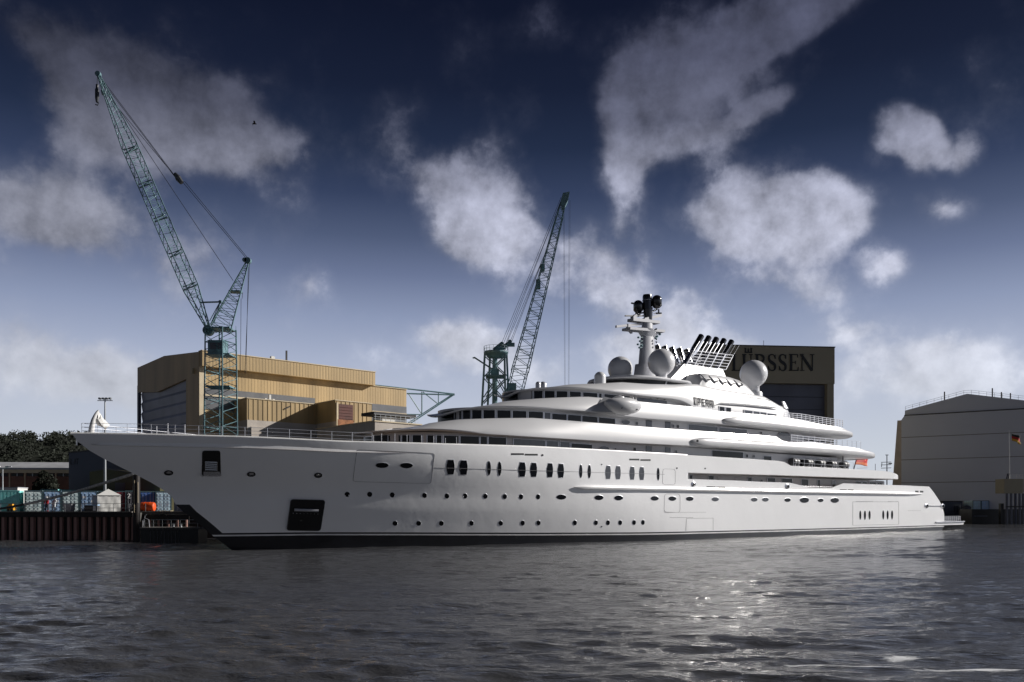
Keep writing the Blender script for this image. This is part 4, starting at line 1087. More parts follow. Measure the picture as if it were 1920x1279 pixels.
for (x, y) in ((1197,633),(1200,640),(1196,646),(1203,648),(1199,652)): 
    c = YP(x, y, .3); mb.lathe(c, [(.0,-.14),(.17,-.08),(.17,.1),(0,.16)], 8); mb.tube(c, (ms-.6, -.2, c[2]+.3), .05, n=4)
for (x, y) in ((1232,631),(1229,634),(1237,627)): c = YP(x, y, .3); mb.lathe(c, [(.0,-.16),(.2,-.08),(.2,.1),(0,.16)], 8); mb.tube(c, (c[0], c[1], c[2]+.7), .05, n=4)
obj('horn_cluster', mb, 'teal_dark', mast)
# black head
hd = obj('mast_head', mell(.62, .6, .75, .65, mz(599), mz(577), .1, .1), 'gloss_black', mast, smooth=50)
def dome_at(x, yb, yt, wpx, t, nm='sensor_dome'):
    b_ = YP(x, yb, t); tt = YP(x, yt, t); r_ = wpx/2*mp_; H_ = tt[2]-b_[2]
    pr = [(.001, -.25), (r_*.55, -.2), (r_, .12), (r_, H_-r_*.95)]+[(r_*cos(a), H_-r_*.95+r_*.95*sin(a)) for a in [pi/2*i/8 for i in range(1, 8)]]+[(.001, H_)]
    return obj(nm, MB().lathe(b_, pr, 24), 'gloss_black', mast, smooth=60)
dome_at(1196.5, 584, 563, 18, -.7); dome_at(1231.5, 575, 553.5, 19, .8)
c = YP(1213.5, 579, 0); tz = YP(1213.5, 553, 0)[2]-c[2]
obj('sensor_drum', MB().lathe(c, [(.001,-.1),(.66,-.1),(.66,tz*.55),(.70,tz*.56),(.70,tz*.62),(.66,tz*.63),(.66,tz*.85),(.6,tz),(.001,tz*.96)], 20), 'gloss_black', mast, smooth=40)
obj('drum_band', MB().lathe(c, [(.705,tz*.575),(.72,tz*.58),(.72,tz*.60),(.705,tz*.605)], 20), 'silver', mast)
mb = MB()
for a, b in (((1188,569),(1184,568.5)),((1196,588),(1222,584)),((1208,590),(1232,580)),((1235,580),(1235,587)),((1230,587.5),(1240,587.5)),((1192,588),(1200,590)),((1197,590),(1197,594))): mb.tube(YP(*a), YP(*b), .12, n=6)
obj('head_bracket', mb, 'gloss_black', mast)
# funnel casing
def fpt(x, y, t): c = YP(x, y, t); return c
fb = [(1254,706),(1286,682),(1358,692),(1368,708)]
mb = MB(); P0 = [YP(x, y, 2.6) for x, y in fb]; zb_ = min(p[2] for p in P0)-.4
P0[0] = (P0[0][0], P0[0][1], zb_); P0[3] = (P0[3][0], P0[3][1], zb_-.5)
tl = [(P0[0][0],-2.9,P0[0][2]),(P0[1][0],-2.3,P0[1][2]),(P0[2][0],-2.3,P0[2][2]),(P0[3][0],-2.9,P0[3][2])]
tr = [(a,-b,c) for a, b, c in tl]
mb.add(tl+tr, [(0,1,2,3),(7,6,5,4),(1,5,6,2),(0,4,5,1),(3,2,6,7),(0,3,7,4)])
fun = obj('funnel_casing', mb, 'radome', yacht, smooth=20)
# exhaust pipes in two rows
def pipe(xb, yb, xt, yt, t, tt, r_=.40):
    b_ = Vector(YP(xb, yb, t)); e_ = Vector(YP(xt, yt, tt)); m_ = b_.lerp(e_, .56)
    o = obj('exhaust_pipe', MB().tube(b_, m_, r_*.92, n=12), 'chrome', fun, smooth=50)
    pm = MB(); pm.tube(m_-(m_-b_)*.02, e_, r_*1.05, r_*1.1, n=12); obj('exhaust_tip', pm, 'gloss_black', o, smooth=50)
for i in range(5): pipe(1283+i*15.0, 684+i*2.3, 1315+i*14.2, 630+i*2.5, 1.6, 1.6)
for i in range(5): pipe(1246+i*13, 687+i*1.5, 1231+i*13.9, 647+i*2.0, -1.9, -2.6)
mb = MB(); mv = MB()
def rk(u, v): # rack grid: u along, v up, on the port face
    x = 1287+u*74-0*v+v*14; y = 684.5+u*8.5-v*27
    return YP(x, y, 2.45)
for k in range(6): mb.tube(rk(0, k/5), rk(1, k/5), .045, n=4); a = rk(0,k/5); b = rk(1,k/5); mb.tube((a[0],-a[1],a[2]), (b[0],-b[1],b[2]), .045, n=4)
for k in range(6): mb.tube(rk(k/5, 0), rk(k/5, 1), .06, n=4)
for k in range(11): a = rk(k/10, .95); b = YP(1301+k*7.4+11, 657.5+k*.8-18, 2.2); mb.tube(a, b, .03, n=4)
for k in range(5): a = rk(k/4,.0); mb.tube(a, (a[0], 2.45, a[2]), .05, n=4); a = rk(k/4,1.0); mb.tube(a, (a[0], 2.45, a[2]), .05, n=4)
for k in range(8): mb.tube(YP(1268+k*3.2, 686-k*3.3, 1.5), YP(1291+k*2.0, 690-k*4.0, 1.5), .045, n=4)
obj('exhaust_rack', mb, 'silver', fun)
# louvred arch housing (px 1305..1405)
mb = MB(); hp_ = []
prof = [(1300,722,0),(1303,708,.0),(1309,700,0),(1325,699.5,0),(1345,702,0),(1365,706,0),(1383,712,0),(1397,722,0),(1408,734,0)]
tops = [YP(x, y, 4.6) for x, y, _ in prof]
vs = []
for p in tops:
    vs += [(p[0], -5.7, 19.3), (p[0], -5.5, max(19.4, p[2]-.9)), (p[0], -4.95, max(19.5, p[2]-.18)), (p[0], -4.1, max(19.6, p[2])), (p[0], -2.9, max(19.6, p[2]+.02))]
vs2 = [(a, -b, c) for a, b, c in vs]
K_ = 5; n_ = len(tops)
for vv, fl in ((vs, False), (vs2, True)):
    o = len(mb.v); mb.v += vv
    for i in range(n_-1):
        for j in range(K_-1):
            f = (o+i*K_+j, o+(i+1)*K_+j, o+(i+1)*K_+j+1, o+i*K_+j+1); mb.f.append(f); mb.m.append(0)
    mb.f += [tuple(o+j for j in range(K_)), tuple(o+(n_-1)*K_+j for j in range(K_))]; mb.m += [0,0]
hou = obj('engine_casing', mb, 'shell', yacht, smooth=40)
for i in range(5):
    x0, y0 = 1311+i*15.5, 700.5+i*2.6
    pts_ = []
    for k in range(9):
        th = k/8; x = x0+ (0 if k < 1 else (1-cos(th*pi/2))*9+th*6); y = y0+.2+(sin(th*pi/2)*3+ (th**2.2)*12)
        c = YP(x, y, 4.65+.95*sin(min(1,th*1.2)*pi/2)); pts_.append(c)
    obj('louvre_rib', MB().path(pts_, .10, 6), 'mast', hou, smooth=True)
    if i < 4 or True:
        a = [(x+3.5, y+.6) for x, y in [(x0,y0),(x0+9,y0+1.5),(x0+18,y0+11),(x0+10,y0+12)]]
        mbp = MB(); mbp.add([YP(a[0][0],a[0][1],4.75),YP(a[1][0],a[1][1],4.75),YP(a[2][0],a[2][1],5.62),YP(a[3][0],a[3][1],5.62)], [(0,1,2,3)]); mbp.v += [(q[0], q[1]+.05, q[2]-.05) for q in mbp.v[:4]]; mbp.f += [(4,5,6,7)]; mbp.m += [0]
        obj('louvre_panel', mbp, 'greyglass', hou)
# life-raft canisters on the aft deck: things of their own
raft0 = None
for i, x in enumerate((1492.5, 1518, 1541, 1562.5, 1586)):
    s_, z_ = YF.hit(x, 877+i*1.0, 8.9)
    zz = hiA(s_)+.05
    lw = YF.c[0]+s_*YF.d[0]+8.6*YF.n[0], YF.c[1]+s_*YF.d[1]+8.6*YF.n[1], zz
    lab = ['dark liferaft canister nearest the step in the white bulwark','dark liferaft canister second from the bulwark step','middle one of the five dark liferaft canisters on the aft deck','dark liferaft canister fourth from the bulwark step','dark liferaft canister nearest the aft flag'][i]
    if raft0 is None:
        raft0 = thing('liferaft_canister', lab, 'life raft', lw, YF.th+radians(4), 'liferaft canisters on the aft deck')
        n_ = 20; pr = [(.001,-.95),(.4,-.93),(.56,-.8),(.6,-.6),(.6,-.05),(.64,-.04),(.64,.04),(.6,.05),(.6,.6),(.56,.8),(.4,.93),(.001,.95)]
        obj('canister', MB().lathe((0,0,.72), pr, n_, ax=(1,0,0)), 'raft', raft0, smooth=40)
        obj('strap', MB().lathe((-.45,0,.72), [(.62,-.04),(.625,.04)], n_, ax=(1,0,0)).lathe((.45,0,.72), [(.62,-.04),(.625,.04)], n_, ax=(1,0,0)), 'mast', raft0)
        obj('cradle', MB().box((-.6,-.5,0),(-.45,.5,.3)).box((.45,-.5,0),(.6,.5,.3)), 'mast', raft0)
    else:
        r_ = raft0.copy(); COL.objects.link(r_); r_.location = lw; r_['label'] = lab
        for ch in list(raft0.children):
            q = ch.copy(); COL.objects.link(q); q.parent = r_
# flags
def flagmesh(A, B, drop, n=10, k=9, wave=.25, taper=.0):
    """cloth from hoist A (top) - B(bottom); drop = vector of the fly"""
    A, B, D_ = Vector(A), Vector(B), Vector(drop)
    mb = MB()
    for i in range(n+1):
        f = i/n
        for j in range(k+1):
            h = j/k; p = A.lerp(B, h)+D_*f+Vector((0,0,-.35*f*f*h))
            side = Vector((-.5,.8,0))*wave*sin(f*7+h*2.2)*f
            mb.v.append(tuple(p+side))
    for i in range(n):
        for j in range(k): mb.f.append((i*(k+1)+j, (i+1)*(k+1)+j, (i+1)*(k+1)+j+1, i*(k+1)+j+1)); mb.m.append(min(2, j*3//k))
    return mb
def yw(x, y, t):   # world point on the yacht's plane t
    s_, z_ = YF.hit(x, y, t); return Vector((YF.c[0]+s_*YF.d[0]+t*YF.n[0], YF.c[1]+s_*YF.d[1]+t*YF.n[1], z_))
a = yw(1606,857,1); b = yw(1602,871,1); e = yw(1627,875,1)
fl = obj('flag', flagmesh(a, b, (e-b)+Vector((0,0,.4)), wave=.35), ['red','red','forange'], None, smooth=True); tag(fl, 'red and gold ensign drooping from the staff on the aft deck', 'flag')
md = fl.modifiers.new('thick', 'SOLIDIFY'); md.thickness = .02
a_ = YP(1600,882,1); b_ = YP(1607.5,857,1); obj('ensign_staff', MB().tube(a_, b_, .11, .06, n=8), 'navy', yacht)
a_ = YP(1608,878,1); b_ = YP(1626,877,1); obj('boom', MB().tube(a_, b_, .05, n=6), 'silver', yacht)
a = yw(184,770.5,0); b = yw(174,796,0); e = yw(206,795,0)
mb = MB(); n = 12; Q = [yw(*p, 0) for p in [(184,771),(188,777),(194,784),(199,791),(205.5,797),(199,806),(196,803),(190,800),(184,798),(176.5,791),(179,783),(181.5,776)]]
cpt = yw(190,788,0); 
vs = []
for i, q in enumerate(Q): vs.append(tuple(q+Vector((0,.15*sin(i*2.3),0))))
vs.append(tuple(cpt+Vector((-.1,-.35,0))))
for i in range(n): m2 = (Vector(vs[i])+Vector(vs[n]))/2+Vector((0,.10*sin(i*1.9),0)); vs.append(tuple(m2))
fs = [(i,(i+1)%n, n+1+(i+1)%n, n+1+i) for i in range(n)]+[(n+1+i, n+1+(i+1)%n, n) for i in range(n)]
mb.add(vs, fs); jf = obj('flag', mb, 'tarp', None, smooth=True); tag(jf, 'plain white flag hanging off the curved staff at the bow', 'flag'); md = jf.modifiers.new('thick', 'SOLIDIFY'); md.thickness = .02
# mooring line from the stem to the quay
a = yw(250.5,888.5,0); b = Vector(P(-60, 962, 110)); pts = []
for i in range(41):
    f = i/40; p = a.lerp(b, f); p.z -= 1.0*sin(pi*f)*.55; pts.append(p)
rp = obj('mooring_rope', MB().path(pts[:24], [.1]+[.14]*22+[.14], 6).path(pts[23:], .13, 6, mi=1), ['rope','ropedark'], None, smooth=True); tag(rp, 'thick grey mooring rope slanting from the yacht bow down to the quay', 'rope')  # pale and dark rope colours paint its sunlit and shaded lengths
# ================================================================== yellow hangar
HF = Frame((-54.56, 150.0), radians(42))
hangar = thing('hangar', 'long ochre clad shipyard hangar with a huge grey striped door at its left end', 'hangar', (HF.c[0], HF.c[1], 0), HF.th)
def hz_(px, py, t=0): return HF.hit(px, py, t)
ztopU = hz_(378, 660)[1]; zfb = hz_(378, 688)[1]; sU = hz_(697, 700)[0]; sR = hz_(762, 731)[0]
zlow = hz_(762, 731)[1]
wl, _ = HF.hit_s(262, 690, 0); wl = -wl   # width of the end face
print('hangar', ztopU, zfb, sU, sR, zlow, wl)
zl, zr = HF.hit_s(262, 690, 0)[1], ztopU
def fr(x, y): t, z = HF.hit_s(x, y, 0); return -t, z
# long side: main wall, upper fascia
def hbox(name, s0_, s1_, t0, t1, z0, z1, m, par=hangar, **k):
    return obj(name, MB().box((s0_, -t1, z0), (s1_, -t0, z1)), m, par, **k)
hbox('side_wall', 0.55, sR, -wl, 0, QZ-.3, zlow-.0, 'yellow')
hbox('parapet', -.4, sU, -8, 1.3, zfb, ztopU, 'yellow')
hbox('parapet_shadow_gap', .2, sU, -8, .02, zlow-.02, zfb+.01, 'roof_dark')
# pitched roof behind the parapet and over the end face
gp = [fr(378,660), fr(312,668), fr(262,690)]; gb = [fr(262,712), fr(378,700)]
yy = lambda p: p
mb = MB(); poly = [(0, zlow), (0, ztopU), (gp[1][0], gp[1][1]), (gp[2][0], gp[2][1]), (gp[2][0], zlow)]
mb.prism(poly, lambda a, b, t: (t, a, b), -.45, sU*.98); obj('upper_storey', mb, 'yellow', hangar)
# ribs of the cladding
mb = MB()
s = 0.6
while s < sR-.3:
    mb.box((s, -.022, zlow-12), (s+.26, 0.01, zlow-.15))
    s += .62
obj('cladding_rib', mb, 'yellow', hangar, kind='stuff')
mb = MB(); s = 0.2
while s < sU-.3: mb.box((s, -1.322, zfb+.1), (s+.26, -1.29, ztopU-.1)); s += .62
obj('cladding_rib', mb, 'yellow2', hangar, kind='stuff')
hbox('roof_edge', -.5, sU+.1, -.2, 1.42, ztopU, ztopU+.16, 'cream'); hbox('roof_edge', sU, sR+.1, -.2, .2, zlow, zlow+.14, 'cream')
# grey glazing bands, with a pale rail between
za = hz_(382,727)[1]; zb = hz_(382,741)[1]; zc_ = hz_(382,767)[1]; s1w = hz_(590,755)[0]
hbox('window_band', hz_(382,727)[0], s1w, 0, .14, zb-.2+.4, za, 'strip_grey'); hbox('window_band', hz_(382,727)[0], s1w, 0, .14, zc_, zb-.1, 'strip_grey')
hbox('window_rail', hz_(382,727)[0], s1w, 0, .25, zb-.1, zb+.2, 'cream')
sa = hz_(697,757)[0]; zt2 = hz_(697,757)[1]; zb2 = hz_(697,772)[1]; zd2 = hz_(697,786)[1]
hbox('window_band', sa, sR-.05, 0, .14, zb2+.2, zt2, 'strip_grey'); hbox('window_band', sa, sR-.05, 0, .14, zd2-3, zb2-.2, 'strip_grey'); hbox('window_rail', sa, sR-.05, 0, .25, zb2-.2, zb2+.2, 'cream')
# end face: frame and striped door
el_, zdl = fr(262, 737); zdr = fr(352, 720)[1]; er = fr(354, 800)[0]; zm = fr(320,721)[1]
mb = MB()
top_poly = [(0.0, zdr), (0, zlow+.02), (wl, zlow+.02), (wl, fr(258,737)[1]), (el_-1.2, zdl+0), (fr(330,722)[0], zm), (er, zm)]
mb.prism([(0.0, QZ), (0.0, zlow+.01), (er, zlow+.01), (er, QZ)], lambda a, b, t: (t, a, b), -.5, 0); obj('end_pier', mb, 'yellow', hangar)
mb = MB(); mb.prism([(er, zm), (er, zlow+.01), (wl, zlow+.01), (wl, zdl), (el_-.8, zdl), (fr(300,727)[0], zm-.9)], lambda a, b, t: (t, a, b), -.5, 0); obj('door_header', mb, 'yellow', hangar)
mb = MB(); mb.prism([(wl-.9, QZ), (wl-.9, zdl+.02), (wl, zdl+.02), (wl, QZ)], lambda a, b, t: (t, a, b), -.5, 0); obj('end_pier', mb, 'bluegrey', hangar)
nb_ = 12; zt_ = max(zm, zdl)+.2
for i in range(nb_):
    z0 = QZ+(zt_-QZ)*i/nb_; z1 = QZ+(zt_-QZ)*(i+1)/nb_
    mb = MB(); mb.add([(-.05+.28, er, z0), (-.05+.28, wl-.9, z0), (.0, wl-.9, z1-.5), (.0, er, z1-.5), (.28, er, z1), (.28, wl-.9, z1)], [(0,1,2,3),(3,2,5,4)])
    mb.add([(.34, er, z0), (.34, wl-.9, z0), (.34, wl-.9, z1), (.34, er, z1)], [(0,1,2,3)])
    obj('door_panel', mb, 'door_grey', hangar)
hbox('gutter_lamp', -.9, -.55, -2.6, -2.2, fr(372,690)[1]-1, fr(372,690)[1], 'cream')
hbox('vent_pipe', hz_(540,680)[0], hz_(540,680)[0]+.25, -1, -.7, ztopU, ztopU+2.4, 'roof_dark'); hbox('roof_vent', hz_(508,677)[0]-.3, hz_(508,677)[0]+.4, .2, .8, ztopU+.16, ztopU+.7, 'tarp')
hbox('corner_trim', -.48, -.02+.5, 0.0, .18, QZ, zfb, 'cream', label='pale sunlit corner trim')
# annexes
def sxt(px0, sref):     # t at which the station sref appears at column px0
    return HF.hit_s(px0, 900, sref)[0]
s_a1 = hz_(438, 760)[0]; t1 = sxt(463, s_a1)
s_a2 = HF.hit(593, 760, t1)[0]; t2 = sxt(629, s_a2); s_a2e = HF.hit(697, 760, t2)[0]
print('annex', s_a1, t1, s_a2, t2, s_a2e)
z1t = HF.hit(463, 747, t1)[1]; z1m = HF.hit(463, 787, t1)[1]
annex = thing('annex', 'lower ochre and beige annex built against the hangar side, half in shadow', 'building', (HF.c[0], HF.c[1], 0), HF.th)
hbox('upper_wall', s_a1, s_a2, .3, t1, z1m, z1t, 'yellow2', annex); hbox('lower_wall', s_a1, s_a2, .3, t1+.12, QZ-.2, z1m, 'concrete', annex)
z2t = HF.hit(629, 751, t2)[1]; z2m = HF.hit(629, 790, t2)[1]
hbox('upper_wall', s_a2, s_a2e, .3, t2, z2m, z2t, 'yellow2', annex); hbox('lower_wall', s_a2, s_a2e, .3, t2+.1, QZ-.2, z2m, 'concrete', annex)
hbox('roof_edge', s_a1-.1, s_a2, .2, t1+.15, z1t, z1t+.15, 'cream', annex); hbox('roof_edge', s_a2-.15, s_a2e+.1, .2, t2+.15, z2t, z2t+.15, 'cream', annex)
mb = MB(); s = s_a1+.3
while s < s_a2-.2: mb.box((s, -t1-.08, z1m+.05), (s+.25, -t1+.02, z1t-.1)); s += .9
s = s_a2+.3
while s < s_a2e-.2: mb.box((s, -t2-.08, z2m+.05), (s+.25, -t2+.02, z2t-.1)); s += .9
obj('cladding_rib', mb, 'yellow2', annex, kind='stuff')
d0, d1 = HF.hit(633, 760, t2)[0], HF.hit(661, 760, t2)[0]; dz1, dz0 = HF.hit(640, 758, t2)[1], HF.hit(640, 787, t2)[1]
hbox('door', d0, d1, t2, t2+.2, dz0, dz1, 'oxide', annex); hbox('door_sill', d0-.1, d1, t2, t2+.35, dz0-1.2, dz0-.02, 'rust', annex)
for i in range(5): hbox('door_slat', d0+.1, d1-.1, t2+.2, t2+.27, dz0+.15+i*(dz1-dz0-.2)/5, dz0+.15+i*(dz1-dz0-.2)/5+(dz1-dz0)/5*.75, 'oxide', annex)
hbox('door_frame', d0-.35, d0, t2, t2+.3, dz0-1.2, dz1+.2, 'cream', annex)
for x in (497, 505, 512): c = HF.hit(x, 750, t1-2); hbox('roof_vent', c[0], c[0]+.35, t1-2.4, t1-2, z1t, z1t+(1.3 if x == 505 else .6), 'tarp', annex)
c = HF.hit(543,760,t1+.1); mb = MB().tube((c[0]-1, -t1-.2, HF.hit(520,766,t1)[1]), (c[0]-.0, -t1-.2, HF.hit(530,761,t1)[1]), .12, n=5); obj('wall_pipe', mb, 'roof_dark', annex)
pipe_s = HF.hit(526, 800, t1+.3)[0]; hbox('downpipe', pipe_s, pipe_s+.3, t1+.12, t1+.4, QZ, z1m-1.2, 'rust', annex)
hbox('wall_hatch', HF.hit(470,0,t1+.2)[0], HF.hit(547,0,t1+.2)[0], t1+.12, t1+.5, QZ, HF.hit(470,800,t1+.3)[1], 'concrete', annex)
# low flat building further right
s_a3 = HF.hit(600, 797, t2+.4)[0]; t3 = sxt(703, s_a3)
t3 = min(t3, t2+16)
shed = thing('flat_building', 'low flat beige building with a dark shaded side beside the ochre annex', 'building', (HF.c[0], HF.c[1], 0), HF.th)
z3 = HF.hit(703, 790.5, t3)[1]; s_e3 = HF.hit(790, 800, t3)[0]; s_b3 = HF.hit(703, 790, t3)[0]
print('low', s_a3, t3, z3, s_b3, s_e3)
hbox('wall', s_b3, s_e3, t2-3, t3, QZ, z3, 'concrete', shed); hbox('roof_edge', s_b3-.15, s_e3+.1, t2-3, t3+.15, z3, z3+.2, 'cream', shed)
for i in range(7): hbox('window', s_b3-.06, s_b3-.0, t2+.8+i*1.9, t2+1.9+i*1.9, z3-5.0, z3-3.4, 'glass', shed)
mb = MB()
for i in range(9):
    x = s_b3+.3+i*1.0; mb.tube((x, -t3+.3, z3+.2), (x, -t3+.3, z3+1.3), .04, n=4)
for h in (.5, .9, 1.3): mb.tube((s_b3, -t3+.3, z3+h), (s_b3+9, -t3+.3, z3+h), .035, n=4)
obj('roof_rail', mb, 'galv', shed)
hbox('roof_canopy', s_b3+.5, s_b3+9, t3-5, t3-1, z3+1.3, z3+1.8, 'roof_dark', shed); hbox('roof_unit', s_b3+2.5, s_b3+5, t3-4.5, t3-1.6, z3+.2, z3+1.2, 'tarp', shed)
# triangular roof truss sticking out of the hangar end
mb = MB(); TY = HF.c[1]+sR*HF.d[1]
def T(x, y, dy=0): return Vector(P(x, y, TY+1+(x-762)*.055+dy))
for dy in (0, 3.0):
    seq = [((700,722),(852,739),.16),((763,738),(852,740.5),.16),((762,799),(852,739.5),.14),((764,794),(846,741),.12),((791,735),(791,777),.14),((822,737.5),(822,758),.12),((765,737),(791,777),.12),((793,735),(822,758),.12),((762,777),(791,777.5),.12)]
    for a, b, r_ in seq:
        mb.tube(T(*a, dy), T(*b, dy), r_, n=5)
for a in ((791,735),(822,737.5),(852,739.5),(791,777)): mb.tube(T(*a, 0), T(*a, 3.0), .1, n=4)
tr_ = obj('roof_truss', mb, 'teal_dark'); tag(tr_, 'dark triangular steel truss jutting out from the right end of the ochre hangar', 'truss')

# ================================================================== cranes
def vec(x, y, Y): return Vector(P(x, y, Y))
CY = 136.0
crane = thing('tower_crane', 'tall teal lattice crane with its long jib leaning left over the ochre hangar', 'crane', (P(414, 900, CY)[0], CY, QZ))
O_ = Vector(crane.location)
def cl(x, y, Y=CY): return vec(x, y, Y)-O_
mb = MB(); lattice(mb, (0,0,0), cl(414.0, 617), 3.75, 3.3, 26, .13, .06, twist=radians(24))
obj('tower', mb, 'teal', crane)
mb = MB(); z0 = cl(414,650)[2]
for z in (cl(414,728)[2], cl(414,668)[2], cl(414,619)[2]): mb.box((-1.9,-1.6,z), (1.9,1.6,z+.22))
for x in (-1.9,1.9):
    for y in (-1.6,1.6): mb.tube((x,y,cl(414,619)[2]), (x,y,cl(414,619)[2]+1.0), .04, n=4)
obj('platform', mb, 'teal', crane)
mb = MB().box((-1.55,-1.5,cl(414,667)[2]), (.9,.9,cl(414,641)[2])); cab = obj('cab', mb, 'teal_dark', crane)
obj('cab_window', MB().box((-1.2,-1.56,cl(414,658)[2]), (-.2,-1.5,cl(414,646)[2])).box((.0,-1.56,cl(414,658)[2]), (.7,-1.5,cl(414,646)[2])), 'greyglass', cab)
# jib
piv = cl(390, 614); tip = cl(184, 139, CY-2)
def jp(f): return piv.lerp(tip, f)
mb = MB()
lattice(mb, jp(0), jp(.16), .5, 1.9, 5, .11, .055, twist=radians(28)); lattice(mb, jp(.16), jp(.72), 1.9, 1.9, 30, .095, .045, twist=radians(28)); lattice(mb, jp(.72), jp(1), 1.9, .28, 14, .09, .04, twist=radians(28))
jib = obj('jib', mb, 'teal_dark', crane)
mb = MB()
d_ = (tip-piv).normalized(); pr_ = d_.orthogonal().normalized()
for f in (.16,.29,.43,.565,.70):
    c = jp(f)
    a_ = Vector((.9,0,.35)); mb = MB(); mb.tube(c-a_*1.15, c+a_*1.15, .13, n=4); mb.tube(c-a_*1.15+d_*.5, c+a_*1.15+d_*.5, .09, n=4).tube(c-a_, c+a_+d_*.5, .07, n=4); obj('jib_joint', mb, 'teal_dark', jib)
mb = MB().lathe(tip, [(.42,-.25),(.42,.25)], 14, ax=(0,1,0)); obj('head_pulley', mb, 'teal_dark', jib); obj('limit_block', MB().tube(cl(193,170), cl(195,177), .35, n=8), 'teal_dark', jib)
# back mast
bt = cl(465, 489)
mb = MB(); b0 = cl(413,618)
def A_(f): return cl(413.5,617).lerp(bt, f)
lattice(mb, A_(0), A_(1), 3.1, .3, 18, .11, .05, twist=radians(20))
mb.box(A_(.55)-Vector((.9,.7,.15)), A_(.55)+Vector((.9,.7,.05)))
mst = obj('back_mast', mb, 'teal_dark', crane); obj('mast_pulley', MB().lathe(bt, [(.5,-.3),(.5,.3)], 14, ax=(0,1,0)).lathe(bt+Vector((-.5,0,.1)), [(.35,-.3),(.35,.3)], 12, ax=(0,1,0)), 'teal_dark', mst)
obj('slew_gear', MB().lathe(cl(391,620), [(.8,-.5),(.8,.5)], 18, ax=(0,1,0)).lathe(cl(391,620), [(.3,-.8),(.3,.8)], 12, ax=(0,1,0)), 'teal_dark', crane, smooth=40)
mb = MB(); mb.tube(cl(376,567), cl(413,566), .12, n=5); 
for a, b in (((413,566),(396,606)),((413,567),(401,608)),((412,567),(393,602)),((378,568),(413,567))): mb.tube(cl(*a), cl(*b), .07, n=4)
mb.lathe(cl(413,566), [(.25,-.2),(.25,.2)], 10, ax=(0,1,0)); obj('service_davit', mb, 'teal_dark', crane)
mb = MB(); r_ = .05
for a, b in (((186,141),(328,330)),((190,150),(331,336)),((343,342),(463,486)),((346,340),(467,487)),((188,152),(437,526)),((196,172),(340,345))): mb.tube(cl(*a), cl(*b), r_, n=4)
for a, b in (((466,490),(461,700)),((468,490),(459,700)),((452,560),(451,695)),((455,548),(454,560))): mb.tube(cl(*a), cl(*b), .04, n=4)
mb.tube(cl(183,140), cl(182,160), .05, n=4); obj('hoist_cable', mb, 'cable', crane)
mb = MB().tube(cl(328,325), cl(334,334), .22, .5, n=8).tube(cl(334,334), cl(341,343), .5, .35, n=8); obj('stay_block', mb, 'cable', crane)
mb = MB().lathe(cl(182,176), [(.0,-1.5),(.2,-1.3),(.32,-.6),(.32,.6),(.15,1.1),(.1,1.5)], 10).lathe(cl(182,161.5), [(.0,-.4),(.2,-.2),(.2,.2),(0,.4)], 8); mb.path([cl(182,193)+Vector((.0,0,.3)), cl(182,193)+Vector((.25,0,0)), cl(182,193)+Vector((.1,0,-.4)), cl(182,193)+Vector((-.25,0,-.25))], .09, 6); obj('hook_block', mb, 'cable', crane)

DY_ = 206.0
crane2 = thing('portal_crane', 'dark green harbour crane with railed platform behind the yacht, jib leaning right', 'crane', (P(928,900,DY_)[0], DY_, QZ))
O2 = Vector(crane2.location)
def c2(x, y, Y=DY_): return vec(x, y, Y)-O2
mb = MB()
legs = [(903,760,909,664,-2.2),(948,760,946,664,-2.2),(914,760,919,664,2.4),(955,760,950,664,2.4)]
for x0, y0, x1, y1, dy in legs:
    a = c2(x0-(x1-x0)*1.6, 953, DY_+dy); b = c2(x1, y1, DY_+dy); mb.tube(a, b, .38, .34, n=4)
mb.tube(c2(927,953), c2(928,662), .75, .6, n=8)
for (a, b) in (((908,710),(947,755)),((947,710),(903,757)),((909,668),(947,705)),((946,668),(908,706)),((907,745),(928,712)),((950,745),(932,712))):
    mb.tube(c2(*a, DY_-2.2), c2(*b, DY_-2.2), .17, n=4); mb.tube(c2(a[0]+4, a[1], DY_+2.4), c2(b[0]+4, b[1], DY_+2.4), .17, n=4)
obj('portal', mb, 'teal_dark', crane2)
mb = MB(); a = c2(904,664); b = c2(956,659)
mb.lathe(((a[0]+b[0])/2, 0, a[2]), [(1.6,-.9),(2.9,0),(3.0,.3),(2.9,.55)], 22); obj('platform', mb, 'teal_dark', crane2); mb = MB()
mb.box((c2(911,0)[0], -2.2, c2(0,708)[2]), (c2(945,0)[0], 2.2, c2(0,705)[2]))
obj('platform', mb, 'teal_dark', crane2)
mb = MB()
cx_ = (a[0]+b[0])/2
for i in range(18):
    th = 2*pi*i/18; p = Vector((cx_+2.95*cos(th), 2.95*sin(th), a[2]+.55)); q_ = Vector((cx_+2.95*cos(th+2*pi/18), 2.95*sin(th+2*pi/18), a[2]+.55))
    mb.tube(p, p+Vector((0,0,1.2)), .045, n=4)
    for h in (.6,1.2): mb.tube(p+Vector((0,0,h)), q_+Vector((0,0,h)), .04, n=4)
for i in range(6): x = 914+i*6; mb.tube(c2(x,705,DY_-2.2), c2(x,697,DY_-2.2), .04, n=4)
mb.tube(c2(912,697,DY_-2.2), c2(945,697,DY_-2.2), .04, n=4); obj('platform_rail', mb, 'teal', crane2)
mb = MB(); mb.tube(c2(925,656), c2(941,643), .35, n=6); mb.tube(c2(941,650), c2(957,641), .3, n=6); mb.tube(c2(946,655), c2(955,640), .25, n=6); mb.box(c2(950,648,DY_-.8), c2(965,645,DY_+.8)); mb.box(c2(930,660,DY_-1), c2(946,652,DY_+1))
for x, y in ((941,645),(956,641)): mb.lathe(c2(x,y), [(.5,-.3),(.5,.3)], 12, ax=(0,1,0))
obj('winch_gear', mb, 'teal_dark', crane2)
